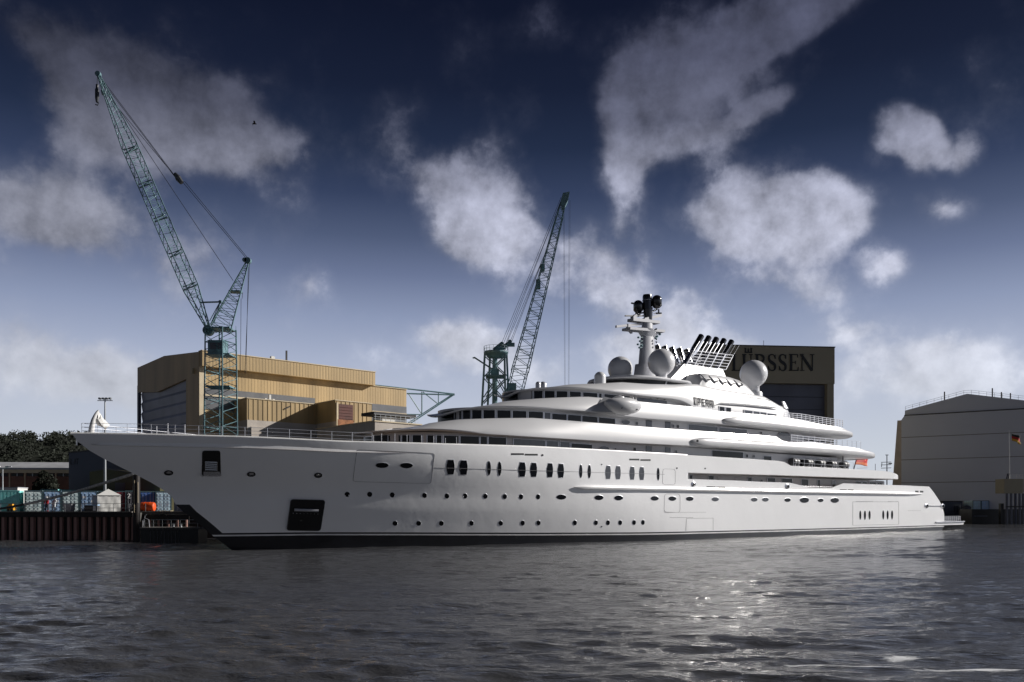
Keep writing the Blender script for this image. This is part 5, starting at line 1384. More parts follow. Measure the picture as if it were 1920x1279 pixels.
mb = MB().box(c2(920,705,DY_-1.3), c2(936,694,DY_+1.0)); obj('machine_house', mb, 'teal', crane2)
obj('counter_arm', MB().tube(c2(889,670), c2(926,694), .2, n=5).tube(c2(889,670), c2(889,672), .4, n=6), 'teal_dark', crane2)
j0 = c2(963, 742); j1 = c2(1059, 368)
def j2(f): return j0.lerp(j1, f)
mb = MB(); lattice(mb, j2(0), j2(.12), 3.6, 3.5, 4, .14, .07, twist=radians(10)); lattice(mb, j2(.12), j2(.9), 3.7, 1.5, 32, .15, .075, twist=radians(10)); lattice(mb, j2(.9), j2(1), 1.35, 1.0, 6, .12, .05, twist=radians(10))
jb = obj('jib', mb, 'teal_dark', crane2)
mb = MB(); hd_ = [(1051,381),(1055,364),(1068,361.5),(1065,377),(1058,392),(1053,392)]
mb.prism([(c2(x,y)[0], c2(x,y)[2]) for x,y in hd_], lambda a,b,t: (a,t,b), -.8, .8); obj('jib_head', mb, 'teal_dark', jb)
mb = MB().box(c2(1005,540,DY_-.8), c2(1013,527,DY_+.8)).box(c2(1013,505,DY_-1), c2(1021,499,DY_+1)).box(c2(950,733,DY_-1.4), c2(968,721,DY_+1.2)); obj('jib_platform', mb, 'teal_dark', jb)
mb = MB()
for i, (a, b) in enumerate((((938,650),(1052,370)),((941,652),(1053,375)),((945,655),(1020,480)),((951,655),(1024,470)),((956,650),(1013,500)),((947,648),(1051,378)))): mb.tube(c2(*a), c2(*b), .06, n=4)
for a, b in (((1067,375),(1065.5,730)),((1069,375),(1067,730)),((1058,392),(1060,730)),((1056.5,392),(1058.5,730))): mb.tube(c2(*a), c2(*b), .03, n=4)
obj('hoist_cable', mb, 'cable', crane2)

# ================================================================== hall with the big lettering
LF = Frame(((1328-960)/F*230, 230.0), radians(5.8))
hall = thing('shipbuilding_hall', 'tall dark olive shipyard hall lettered across its front behind the yacht superstructure', 'hall', (LF.c[0], LF.c[1], 0), LF.th)
def lh(x, y): return LF.hit(x, y, 0)
sE = lh(1565, 700)[0]; zT = lh(1565, 652)[1]; zB_ = lh(1565, 720)[1]; dr = lh(1552, 0)[0]; dl = lh(1372, 0)[0]
def lbox(name, s0_, s1_, t0, t1, z0, z1, m, par=hall, **k): return obj(name, MB().box((s0_, -t1, z0), (s1_, -t0, z1)), m, par, **k)
lbox('front_wall', 0, sE, -3, 0, zB_, zT, 'olive'); lbox('roof', 0.2, sE-.2, -70, -3, zT-1.5, zT-.5, 'roof_dark')
lbox('pier', dr, sE-.1, -70, -.25, QZ, zB_, 'olive'); lbox('pier', 0, dl, -70, -.25, QZ, zB_, 'olive')
nd_ = 10
for i in range(nd_):
    z0 = QZ+(zB_-QZ)*i/nd_; lbox('door_panel', dl, dr, -2.2, -1.9+.1*(i % 2), z0+.06, QZ+(zB_-QZ)*(i+1)/nd_-.06, 'halldoor')
lbox('door_backing', dl, dr, -3, -2.3, QZ, zB_, 'hallseam'); lbox('roof_edge', -.1, sE+.1, -.3, .25, zT, zT+.25, 'hallseam')
lbox('antenna', lh(1432,0)[0], lh(1432,0)[0]+.12, -.3, -.18, zT+.25, zT+1.6, 'silver')
# serif capitals
def stroke(mb, pts, ws, ox, oz, sx, sz, t=.22):
    """a band of varying width along pts (unit letter box)"""
    n = len(pts); L1 = []; R1 = []
    for i, (x, z) in enumerate(pts):
        a = pts[max(0, i-1)]; b = pts[min(n-1, i+1)]; dx, dz = (b[0]-a[0])*sx, (b[1]-a[1])*sz; l = sqrt(dx*dx+dz*dz)+1e-9
        w = ws[i]/2; L1.append((ox+x*sx-dz/l*w, oz+z*sz+dx/l*w)); R1.append((ox+x*sx+dz/l*w, oz+z*sz-dx/l*w))
    for i in range(n-1): mb.prism([L1[i], L1[i+1], R1[i+1], R1[i]], lambda a, b, t_: (a, -t_, b), .0, t)
def bez(p0, p1, p2, n=6): return [((1-f)**2*p0[0]+2*f*(1-f)*p1[0]+f*f*p2[0], (1-f)**2*p0[1]+2*f*(1-f)*p1[1]+f*f*p2[1]) for f in [i/n for i in range(n+1)]]
TK, TN = .66, .24
def letter(ch, xa, xb, yt, yb, yref):
    sa_, zt__ = LF.hit((xa+xb)/2, yt, 0); _, zb__ = LF.hit((xa+xb)/2, yb, 0); s0_ = LF.hit(xa, yref, 0)[0]; s1_ = LF.hit(xb, yref, 0)[0]
    sx = s1_-s0_; sz = zt__-zb__; mb = MB()
    def S(p, w): stroke(mb, p, w if isinstance(w, list) else [w]*len(p), s0_, zb__, sx, sz)
    if ch == 'L': S([(.25,0),(.25,1)], TK); S([(.02,.985),(.5,.985)], .2); S([(.02,.02),(.9,.02)], .22); S([(.88,.0),(.97,.24)], [.35,.12])
    if ch == 'U': S([(.2,1),(.2,.3)]+bez((.2,.3),(.22,.02),(.52,.02),5)[1:], [TK]*3+[.6,.5,.4,.3]); S(bez((.52,.02),(.82,.02),(.84,.3),5)+[(.84,1)], [.3,.28,.26,.24,.24,.24,.24]); S([(.02,.985),(.4,.985)], .2); S([(.66,.985),(1,.985)], .2)
    if ch == 'R': S([(.22,0),(.22,1)], TK); S([(.02,.985),(.45,.985)], .2); S([(.02,.015),(.42,.015)], .2); S(bez((.3,.97),(.8,1.0),(.78,.73),6), [.24,.3,.45,.55,.62,.62,.6]); S(bez((.78,.73),(.76,.48),(.3,.5),6), [.6,.6,.5,.4,.3,.26,.24]); S(bez((.42,.5),(.7,.15),(1.0,.0),5), [.4,.55,.6,.6,.5,.3])
    if ch == 'S': 
        p = bez((.85,.78),(.78,.99),(.5,.985),4)+bez((.5,.985),(.1,.97),(.14,.74),4)[1:]+bez((.14,.74),(.2,.58),(.5,.5),4)[1:]+bez((.5,.5),(.88,.4),(.86,.24),4)[1:]+bez((.86,.24),(.84,.0),(.48,.015),4)[1:]+bez((.48,.015),(.18,.02),(.1,.25),4)[1:]
        n = len(p); S(p, [.14+.56*max(0, 1-abs(i/(n-1)-.5)*2.6) + .1 for i in range(n)]); S([(.87,.72),(.88,.98)], .13); S([(.09,.02),(.08,.3)], .13)
    if ch == 'E': S([(.24,0),(.24,1)], TK); S([(.02,.98),(.9,.98)], .22); S([(.24,.51),(.68,.51)], .2); S([(.02,.02),(.94,.02)], .22); S([(.9,.98),(.9,.8)], [.3,.1]); S([(.93,.0),(.98,.24)], [.3,.1]); S([(.68,.42),(.68,.6)], .15)
    if ch == 'N': S([(.14,0),(.14,1)], TN); S([(.88,0),(.88,1)], TN); S([(.08,.98),(.86,.02)], TK); S([(-.02,.985),(.25,.985)], .18); S([(.0,.015),(.3,.015)], .2); S([(.72,.985),(1.02,.985)], .2)
    obj('letter', mb, 'letter', hall)
for ch, a, b in (('L',1371.5,1389),('U',1391,1411),('R',1414.5,1436),('S',1439,1455.5),('S',1459.5,1475),('E',1478.5,1497),('N',1500,1526)): letter(ch, a, b, 664.5, 695.5, 690)
# small three-pronged emblem over the U
sa_ = LF.hit(1396.5, 660, 0)[0]; sb_ = LF.hit(1409.5, 660, 0)[0]; za_ = LF.hit(1403, 662, 0)[1]; zb__ = LF.hit(1403, 653.5, 0)[1]
mb = MB(); w_ = sb_-sa_
mb.box((sa_-.05,-.2,za_), (sb_+.05,0,za_+.32))
for f in (.08,.5,.92): mb.box((sa_+w_*f-.16,-.2,za_+.32), (sa_+w_*f+.16,0,zb__)); 
for f in (.08,.92): mb.box((sa_+w_*f-.3,-.2,zb__), (sa_+w_*f+.3,0,zb__+.12))
obj('emblem', mb, 'letter', hall)

# ================================================================== big grey hall on the right
RF = Frame(((1690-960)/F*250, 250.0), radians(-34.5))
gh = thing('dock_hall', 'huge plain grey gabled dock hall at the right edge with railed roof', 'hall', (RF.c[0], RF.c[1], 0), RF.th)
def rb_(name, s0_, s1_, t0, t1, z0, z1, m, **k): return obj(name, MB().box((s0_, -t1, z0), (s1_, -t0, z1)), m, gh, **k)
gx = [RF.hit(x, y, 0) for x, y in ((1690,770),(1813,738),(1925,747))]
eave0 = RF.hit(1690,771,0)[1]; send_ = RF.hit(1990, 760, 0)[0]
mb = MB(); ev = RF.hit(1690,780,0)[1]
wallpoly = [(0,-.6),(0,ev-1.2),(.8,ev),(send_,ev),(send_,-.6)]
mb.prism(wallpoly, lambda a,b,t: (a,t,b), 0, 40); obj('front_wall', mb, 'hallgrey', gh)
rid = gx[1]; mb = MB(); gab = [(.8,ev),(.9, gx[0][1]), rid, (send_, gx[2][1]-2.2), (send_,ev)]
mb.prism(gab, lambda a,b,t: (a,t,b), .5, 40); obj('gable', mb, 'hallgrey', gh)
seg_ = [(0, y) for y in ()]
for yl in (820.5, 862.5, 905.5):
    z = RF.hit(1692, yl, 0)[1]; rb_('wall_seam', .0, send_, 0, .05, z-.09, z+.09, 'hallseam2')
rb_('eave_line', .8, send_, .0, .3, ev-.05, ev+.2, 'hallseam')
mb = MB(); top = [(.9, gx[0][1]), rid, (send_, gx[2][1]-2.2)]
def ridge(s): return float(np.interp(s, [p[0] for p in top], [p[1] for p in top]))
s = 1.0; prev = None
while s < send_:
    z = ridge(s); mb.tube((s,.6,z), (s,.6,z+1.15), .05, n=4)
    if prev is not None:
        for h in (.6,1.15): mb.tube((prev,.6,ridge(prev)+h), (s,.6,z+h), .045, n=4)
    prev = s; s += 1.9
obj('roof_rail', mb, 'galv', gh)
for x in (1770, 1860, 1877, 1894): s_ = RF.hit(x, 745, 0)[0]; z = ridge(s_); rb_('roof_stack', s_-.15, s_+.15, -1.2, -.8, z, z+(2.4 if x in (1770,1860) else 1.6), 'roof_dark')
mb = MB(); p1 = RF.hit(1675, 885, 0); p2 = RF.hit(1683, 776, 0)
mb.prism([(p1[0]-1.2, -.5), (p1[0], p1[1]), (p2[0]-.1, ev-1.25), (-.02, ev-1.25), (-.02, -.5)], lambda a,b,t: (a,t,b), .2, 3); obj('side_pilaster', mb, 'warm', gh)  # warm beige puts a sunlit look into this strip's colour
# foot of the hall: low dark sheds, containers, piles
def qbox(name, x0, x1, y0, y1, Y, dep, m, label, cat, group=None, zbot=None):
    a = P(x0, y0, Y); b = P(x1, y1, Y); zb3 = b[2] if zbot is None else zbot
    mb = MB().box((0, 0, 0), (b[0]-a[0], dep, a[2]-zb3)); o = obj(name, mb, m, None, loc=(a[0], Y, zb3)); tag(o, label, cat, group); return o
def cbox(name, a, b, m, par): return obj(name, MB().box(a, b), m, par)
wk = thing('workshop', 'dark low workshop block at the foot of the grey hall beside the yacht stern', 'workshop', P(1768, 981, 238))
cbox('wall', (0,0,0), (5.4,4,6.0), 'bluegrey', wk); cbox('roof', (-.15,-.15,6.0), (5.6,4.2,6.2), 'roof_dark', wk)
for i in range(3): cbox('window', (3.0+i*.75,-.05,3.2), (3.5+i*.75,0,5.2), 'greyglass', wk)
wk2 = thing('quay_plant', 'dark low machinery block on the far quay right of the workshop', 'machinery', P(1808, 981, 234))
cbox('body', (0,0,0), (2.5,3,3.8), 'roof_dark', wk2); obj('tank', MB().lathe((1.2,1,3.8), [(1.1,0),(1.1,.6),(.6,1.0),(.001,1.1)], 14), 'bluegrey', wk2, smooth=40)
barge = thing('barge', 'black flat barge hull moored below the grey hall', 'barge', P(1822, 983, 222))
cbox('hull', (0,0,-1), (16.0,6,3.9), 'black', barge); cbox('fender', (.5,-.12,2.0), (4,-.0,2.25), 'bluegrey', barge)

def container(loc, col, ribs_side=False, W_=2.44, H_=2.9, L_=6.0, label='', group='shipping containers stacked along the left quay', rz=0, door=True, sy=1.0):
    t = thing('shipping_container', label, 'container', loc, rz, group)
    m_ = 'box_'+col
    if ribs_side:
        cbox('body', (.06,.06,.1), (L_-.06,W_-.06,H_-.06), m_, t)
        mb = MB(); n = int(L_/.44)
        for i in range(n): x = .15+i*(L_-.3)/n; mb.box((x,-.0,.2), (x+.24,.07,H_-.14))
        obj('corrugation', mb, m_, t)
        mb = MB().box((0,-.02,0),(L_,.08,.18)).box((0,-.02,H_-.13),(L_,.08,H_)).box((0,-.02,0),(.14,.08,H_)).box((L_-.14,-.02,0),(L_,.08,H_)); obj('frame', mb, m_, t)
        return t
    cbox('body', (.03,.1,.05), (W_-.03,L_,H_-.03), m_, t)
    mb = MB().box((0,0,0),(W_,.12,.16)).box((0,0,H_-.14),(W_,.12,H_)).box((0,0,.16),(.12,.12,H_-.14)).box((W_-.12,0,.16),(W_,.12,H_-.14)); obj('frame', mb, 'box_edge', t)
    for k in (0, 1):
        x0 = .14+k*(W_/2-.12); x1 = x0+W_/2-.16
        mb = MB().box((x0,.04,.2),(x1,.1,H_-.18))
        for j in range(5): z = .35+j*(H_-.6)/5; mb.box((x0+.06,.0,z),(x1-.06,.05,z+(H_-.6)/5-.16))
        d = obj('door', mb, m_, t)
        mb = MB()
        for q in (.3,.75): mb.tube((x0+(x1-x0)*q,-.05,.18),(x0+(x1-x0)*q,-.05,H_-.16), .025, n=4)
        mb.box((x0+(x1-x0)*.3,-.08,1.1),(x0+(x1-x0)*.75,-.05,1.16)); obj('locking_bar', mb, 'silver', d)
    return t
CYQ = 112.0
def cX(x): return (x-960)/F*CYQ
specs = [(-36,45,'teal',True,'teal container seen side on with vertical ribs, at the left edge of the quay'),
 (45.5,None,'pale',False,'pale turquoise container end just right of the ribbed teal one'),
 (78.5,None,'slate',False,'blue grey container behind the worker in the red jacket'),
 (111.5,None,'pale',False,'pale green container end left of the sloping rope'),
 (144.5,None,'slate',False,'slate blue container with white stickers on its doors'),
 (176,None,'dark',False,'dark container mostly hidden behind the white tent'),
 (201,None,'red',False,'red container end just right of the white tent')]
cpos = [P(45.5, 0, 110.9)[0], 110.9]; RA = radians(24)
for i, (x, xe, col, side_, lab) in enumerate(specs):
    if side_: container((cX(-43)+.1, CYQ-2.6, QZ), col, True, label=lab, L_=6.2, rz=radians(17))
    else:
        t = container((cpos[0], cpos[1], QZ), col, label=lab, W_=2.10, rz=RA); cpos = [cpos[0]+2.15*cos(RA), cpos[1]+2.15*sin(RA)]
        if col in ('slate','pale') and x > 70:
            for (a, b) in ((.3,1.9),(1.35,1.35)) if col == 'slate' else ((.4,2.2),): cbox('sticker', (a,-.012,b), (a+.45,-.002,b+.28), 'helmet', t)
t = container((cX(47), CYQ+7, QZ), 'teal', label='teal container behind the front row, only its top edge showing')
t.location = (cX(20), CYQ+7, QZ+.35)
for x, col, lab, dy in ((235,'dark','black container with a pale number in shadow by the dark pile',.6),(262,'navy','navy blue container end behind the orange tank',4),(291.5,'sky','pale blue container end under the overhanging bow',4.3)):
    Yc = CYQ+dy; t = container(((x-960)/F*Yc, Yc, QZ), col, label=lab, W_=2.05 if dy > 1 else 1.75, rz=radians(25))
    if col == 'dark':
        mb = MB(); mb.path([(.25,-.03,2.35),(.45,-.03,2.5),(.55,-.03,2.3),(.4,-.03,2.1),(.28,-.03,1.9),(.62,-.03,1.9)], .05, 4); obj('number', mb, 'helmet', t)

# ================================================================== quay wall, sheet piles, jetty
qw = obj('quay_wall', MB().box((-140,109.02,-1.5), (-48.2,110,QZ-.02)).box((-140,108.2,QZ-.55),(-48.1,109.6,QZ+.02)), 'piledark', kind='structure')  # near-black wall colour paints the shade in recesses between sheet piles
obj('coping', MB().box((-140,107.95,QZ+.02),(-48.1,109.7,QZ+.16)), 'quay', qw)
def pileX(x): return (x-960)/F*108.5
k = 0
base = None
for i in range(-3, 19):
    x = 5+i*13.6
    if base is None:
        mb = MB(); w = .28; mb.prism([(-.26,.0),(-.17,-.42),(.17,-.42),(.26,.0)], lambda a, b, t: (a, b, t), -1.4, QZ-.55)
        base = obj('sheet_pile', mb, 'pile', qw); base.location = (pileX(x), 108.95, 0)
    else:
        o = base.copy(); COL.objects.link(o); o.location = (pileX(x)+.08*sin(i*3.1), 108.95, 0); o.scale = (1+.18*sin(i*5.3), 1, 1)
mb = MB()
for i in range(14): x = pileX(-30)+i*2.05; mb.tube((x,108.6,QZ+.16),(x,108.6,QZ+1.15),.035,n=5)
for h in (.6,1.15): mb.tube((pileX(-30),108.6,QZ+h),(pileX(248),108.6,QZ+h),.028,n=5)
gr = obj('quay_railing', mb, 'galv'); tag(gr, 'thin steel railing along the edge of the left quay', 'railing')
pl_ = thing('mooring_pile', 'tall dark steel mooring pile in front of the jetty by the orange tank', 'pile', (P(256,0,106.5)[0],106.5,-1))
zt9 = P(0,892,106.5)[2]+1
obj('pile_tube', MB().tube((0,0,0),(0,0,zt9),.42,n=16), 'piledark', pl_, smooth=40); obj('white_stripe', MB().box((-.12,-.47,zt9-4.6),(-.05,-.42,zt9-.6)).box((.28,-.4,zt9-3.4),(.36,-.34,zt9-.8)), 'cream', pl_)
jt = thing('jetty', 'dark raised jetty on piles beneath the bow, beside the tall mooring pile', 'jetty', (P(262,0,112)[0],111,0))
cbox('deck', (0,0,QZ-.25),(6.9,6,QZ+.1), 'quay', jt); cbox('fascia', (0,-.1,QZ-.9),(6.9,0.0,QZ-.3), 'piledark', jt)
for i in range(6): obj('pile_tube', MB().tube((.4+i*1.2,.3,-1.4),(.4+i*1.2,.3,QZ-.26),.16,n=8), 'pile', jt)
cbox('deck_edge', (0,-.14,QZ+.1),(6.9,0,QZ+.2), 'concrete', jt)
cbox('back_wall', (-.5,5.5,-1.5),(9.5,6.4,QZ-.3), 'piledark', jt)
pn_ = thing('pontoon', 'low dark floating pontoon with rails at the waterline under the bow', 'pontoon', (P(264,0,101)[0],101,-.3))
cbox('hull', (0,0,0),(6.8,3,1.9), 'black', pn_); cbox('deck', (-.1,-.1,1.9),(7.0,3.1,2.1), 'quay', pn_)
mb = MB()
for i in range(7): mb.tube((.4+i*1.05,.1,2.1),(.4+i*1.05,.1,3.0),.03,n=4)
mb.tube((1.2,.1,3.0),(6.9,.1,3.0),.035,n=4); mb.tube((.4,.1,2.6),(6.9,.1,2.6),.02,n=4); obj('rail', mb, 'galv', pn_)
for x in (3.6,4.5): obj('bollard', MB().lathe((x,.7,2.1), [(.14,0),(.1,.15),(.1,.3),(.2,.36),(.001,.42)], 10), 'galv', pn_)
mb = MB().path([(.1,.3,2.1),(.1,.3,2.9),(.4,.3,3.2),(.8,.3,3.0),(.9,.3,2.1)], .05, 5).path([(.0,.5,2.1),(.3,.5,3.5),(.5,.5,3.6)], .04, 5); obj('ladder_hoop', mb, 'silver', pn_)
mb = MB()
for i in range(9): mb.tube((1.2+i*.42,-.08,.1),(1.2+i*.42,-.08,1.7),.02,n=3)
obj('fender_strip', mb, 'mast', pn_)
# ================================================================== things on the quay
tk = thing('tank', 'bright orange horizontal plastic tank lying on the jetty', 'tank', P(259,958,112.5))
tk.location.z = QZ+.1
c_ = [(.001,0),(.35,.02),(.56,.12),(.62,.3),(.62,1.7),(.56,1.88),(.35,1.98),(.001,2.0)]
obj('tank_shell', MB().lathe((.05,.5,.66), [(r_, h) for r_, h in c_], 20, ax=(1,0,0)), 'orange', tk, smooth=40)
obj('tank_foot', MB().box((.4,.1,0),(.55,.9,.25)).box((1.5,.1,0),(1.65,.9,.25)), 'piledark', tk)
obj('tank_hoop', MB().lathe((.7,.5,.66), [(.635,-.03),(.635,.03)], 20, ax=(1,0,0)).lathe((1.4,.5,.66), [(.635,-.03),(.635,.03)], 20, ax=(1,0,0)), 'orange', tk)
tt = thing('tent', 'small white tarpaulin tent with a pitched roof on the quay', 'tent', (P(184,0,110.6)[0], 110.4, QZ+.1), radians(30))
w = 2.75; hE = 2.15; hR = 3.0
mb = MB(); 
for i in range(9):
    for j in range(7): mb.v.append((w*i/8, .0+.09*sin(i*2.1+j*.9)*(1-j/9), hE*j/6))
for i in range(8):
    for j in range(6): mb.f.append((i*7+j,(i+1)*7+j,(i+1)*7+j+1,i*7+j+1)); mb.m.append(0)
obj('front_cloth', mb, 'tarp', tt, smooth=True)
cbox('side_cloth', (0,.12,0),(.03,2.4,hE), 'tarp', tt); cbox('side_cloth', (w-.03,.12,0),(w,2.4,hE), 'tarp', tt)
mb = MB(); mb.add([(-.1,-.1,hE),(w+.1,-.1,hE),(w+.1,2.5,hE),(-.1,2.5,hE),(w/2,1.2,hR)], [(0,1,4),(1,2,4),(2,3,4),(3,0,4),(0,3,2,1)]); obj('roof', mb, 'tarp', tt)
qb = thing('cabinet', 'grey cabinet standing against the left side of the white tent', 'cabinet', (P(173,0,110.8)[0],110.8,QZ+.1)); cbox('body', (0,0,0),(.78,.8,2.1), 'mast', qb); cbox('lid', (-.04,-.04,2.1),(.82,.84,2.18), 'silver', qb); cbox('door', (.06,-.03,.1),(.72,0,1.95), 'mast', qb)
cr_ = thing('crate', 'dark open crate on the quay left of the grey cabinet', 'crate', (P(158,0,110)[0],110,QZ+.16)); cbox('box', (0,0,0),(1.7,.8,.75), 'roof_dark', cr_); cbox('lid', (-.05,-.05,.75),(1.75,.85,.87), 'box_slate', cr_); cbox('panel', (1.15,-.04,.1),(1.5,0,.7), 'silver', cr_)
sk = thing('skip', 'low black hopper on the quay between the workers and the crate', 'skip', (P(120,0,110)[0],110,QZ+.16)); mb = MB().add([(0,0,0),(.9,0,0),(.9,.8,0),(0,.8,0),(-.1,-.1,.9),(1.0,-.1,.9),(1.0,.9,.9),(-.1,.9,.9)], [(0,3,2,1),(0,1,5,4),(1,2,6,5),(2,3,7,6),(3,0,4,7),(4,5,6,7)]); obj('bin', mb, 'mast', sk); cbox('rim', (-.14,-.14,.9),(1.04,.94,.98), 'galv', sk)
mc = thing('machine', 'small yellow machine standing on the quay edge at far left', 'machine', (P(13,0,109.2)[0],109.2,QZ+.16)); cbox('body', (0,0,.15),(.8,.6,.75), 'yel_plant', mc); cbox('hood', (.15,.05,.75),(.65,.55,.95), 'yel_plant', mc)
for x in (.18,.62): obj('wheel', MB().lathe((x,-.08,.17), [(.17,0),(.17,.1)], 14, ax=(0,1,0)), 'black', mc)
obj('grille', MB().box((.25,-.03,.35),(.55,0,.6)), 'black', mc)
pal = thing('pallet', 'flat pale pallet lying on the dark jetty right of the orange tank', 'pallet', (P(296,0,112)[0],112,QZ+.1))
for i in range(5): obj('plank', MB().box((i*.34,0,.1),(i*.34+.28,1,.14)), 'cream', pal)
cbox('bearer', (0,.1,0),(1.65,.2,.1), 'rust', pal)
# people
def person(loc, joints, parts, label, hgt):
    t = thing('person', label, 'person', loc)
    import bmesh
    me = bpy.data.meshes.new('body'); vs = [j[0] for j in joints]; es = [j[2] for j in joints if j[2] is not None]
    me.from_pydata(vs, [(a, i) for i, j in enumerate(joints) if (a := j[2]) is not None], [])
    o = bpy.data.objects.new('body', me); COL.objects.link(o); o.parent = t
    sk = o.modifiers.new('skin', 'SKIN'); 
    for i, j in enumerate(joints): me.skin_vertices[0].data[i].radius = (j[1], j[1])
    me.skin_vertices[0].data[0].use_root = True
    ss_ = o.modifiers.new('sub', 'SUBSURF'); ss_.levels = 1; ss_.render_levels = 1
    for mm_ in parts[:1]: me.materials.append(M[mm_])
    return t, o
def man(loc, cloth, legs, label, lean=0.0, turn=1):
    q = lambda x, y, z: ((x+lean*max(0, z-.9))*turn, y, z)
    J = [(q(0,0,.95),.13,None),(q(0,0,1.2),.15,0),(q(0,0,1.42),.14,1),(q(0,0,1.53),.06,2),(q(.02,-.02,1.66),.10,3),(q(.02,-.02,1.74),.085,4),
         (q(-.2,0,1.42),.06,2),(q(-.27,-.08,1.15),.05,6),(q(-.18,-.25,1.0),.04,7),(q(.2,0,1.42),.06,2),(q(.27,-.1,1.15),.05,9),(q(.2,-.3,1.05),.04,10),
         (q(-.1,0,.85),.1,0),(q(-.12,-.04,.48),.075,12),(q(-.12,0,.08),.055,13),(q(-.12,-.14,.04),.045,14),(q(.1,0,.85),.1,0),(q(.13,-.04,.48),.075,16),(q(.14,0,.08),.055,17),(q(.14,-.14,.04),.045,18)]
    t, o = person(loc, J, [cloth], label, 1.75)
    hd = MB().lathe(q(.02,-.02,1.62), [(.001,-.06),(.07,-.02),(.09,.05),(.085,.1),(.001,.13)], 12); obj('face', hd, 'skin', t, smooth=True)
    hm_ = MB().lathe(q(.02,-.02,1.71), [(.15,0),(.115,.01),(.11,.06),(.07,.11),(.001,.13)], 14); obj('helmet', hm_, 'helmet', t, smooth=40)
    tr = MB()
    for sx_ in (-1, 1): tr.tube(q(.1*sx_,0,.93), q(.13*sx_,-.04,.48), .125, .095, n=10); tr.tube(q(.13*sx_,-.04,.48), q(.14*sx_,0,.1), .095, .075, n=10)
    obj('trousers', tr, legs, t, smooth=60)
    return t
man((P(88,0,109.4)[0],109.4,QZ+.16), 'redcloth', 'navy', 'person in a red jacket and white helmet standing on the quay')
man((P(101,0,109.9)[0],109.9,QZ+.16), 'whitecloth', 'whitecloth', 'person in pale coveralls bending forward beside the one in red', lean=.28)

# ================================================================== back left: building, sheds, poles
bb = thing('brick_building', 'low red brick building with a pale roof behind the containers', 'building', (P(-40,0,138)[0],138,QZ), radians(4))
Lb = (P(134,0,139)[0]-P(-40,0,138)[0]); zr_ = P(0,870,138)[2]-QZ; zf_ = P(0,881,138)[2]-QZ; zw1 = P(0,893,138)[2]-QZ
cbox('wall', (0,0,0),(Lb,3.4,zf_), 'brick', bb); cbox('fascia', (0,-.35,zf_-.5),(Lb,.1,zf_+.05), 'cream', bb)
mb = MB().add([(0,-.5,zf_+.05),(Lb,-.5,zf_+.05),(Lb,3.6,zr_+.2),(0,3.6,zr_+.2),(0,-.5,zf_+.35),(Lb,-.5,zf_+.35),(Lb,3.6,zr_+.5),(0,3.6,zr_+.5)], [(0,1,2,3),(7,6,5,4),(0,4,5,1),(1,5,6,2),(3,2,6,7),(0,3,7,4)]); obj('roof', mb, 'roofpale', bb)
nwin = 6; ww = Lb/nwin
for i in range(nwin):
    wd = cbox('window', (i*ww+.25,-.06,zw1),(i*ww+ww-.25,.0,zf_-.55), 'glass', bb); cbox('pane', (i*ww+ww*.5-.06,-.12,zw1),(i*ww+ww*.5+.06,-.06,zf_-.55), 'galv', wd)
    cbox('downpipe', (i*ww-.08,-.12,0),(i*ww+.08,0,zf_-.5), 'cream', bb)
    cbox('low_window', (i*ww+ww*.3,-.06,.4),(i*ww+ww*.75,0,1.5), 'helmet', bb)
sb = thing('shed', 'tall blue grey metal shed behind the bow with a sloping roof line', 'shed', (P(129,0,127)[0],127,QZ)); 
def SB(x, y): p = P(x, y, 127); return (p[0]-sb.location[0], p[2]-QZ)
mb = MB().prism([(0,0),SB(129,849),SB(172,844.5),SB(222,867),SB(260,875),(SB(260,0)[0],0)], lambda a,b,t: (a,t,b), 0, 6); obj('wall', mb, 'bluegrey', sb)
mb = MB()
for a, b in (((129,849),(172,844.5)),((172,844.5),(222,867)),((222,867),(260,875))): p, q_ = SB(*a), SB(*b); mb.tube((p[0],-.1,p[1]),(q_[0],-.1,q_[1]),.12,n=4)
obj('roof_trim', mb, 'hallseam', sb)
a = SB(133,858); mb = MB()
for i, st in enumerate(([(0,1),(0,0),(.5,0)],[(.8,1),(.8,0)],[(1.0,1),(1.6,1)],[(1.3,1),(1.3,0)])):
    mb.path([(a[0]+x*.75,-.05,a[1]-1+z*.8) for x, z in st], .06, 4)
obj('faded_letters', mb, 'hallseam', sb)
s2 = thing('shed', 'dark olive gabled shed between the tent and the mooring pile', 'shed', (P(168,0,121)[0],121,QZ))
def S2(x, y): p = P(x, y, 121); return (p[0]-s2.location[0], p[2]-QZ)
mb = MB().prism([(0,0),S2(168,884.5),S2(199,879),S2(300,894),(S2(300,0)[0],0)], lambda a,b,t: (a,t,b), 0, 5); obj('wall', mb, 'olive_dark', s2)
mb = MB()
for a, b in (((168,884.5),(199,879)),((199,879),(300,894))): p, q_ = S2(*a), S2(*b); mb.tube((p[0],-.1,p[1]),(q_[0],-.1,q_[1]),.1,n=4)
obj('roof_trim', mb, 'hallseam', s2)
p = S2(216,0)[0]; cbox('door', (p,-.06,0),(p+1.4,0,4.2), 'hallseam', s2)
pz = P(0,747,112)[2]
lp = thing('floodlight_mast', 'tall slim pale floodlight mast with two crossbars behind the yacht bow', 'light mast', (P(197,0,112)[0],112,QZ))
obj('pole', MB().tube((0,0,0),(0,0,pz-QZ),.2,.09,n=10), 'galv', lp, smooth=40)
mb = MB().tube((-1.0,0,pz-QZ-.3),(1.0,0,pz-QZ-.3),.05,n=5)
obj('crossbar', mb, 'galv', lp)
for x in (-.65,-.2,.25,.7): obj('floodlight', MB().box((x-.14,-.25,pz-QZ-.15),(x+.14,.1,pz-QZ+.08)).tube((x,0,pz-QZ-.3),(x,0,pz-QZ-.1),.03,n=4), 'galv', lp)
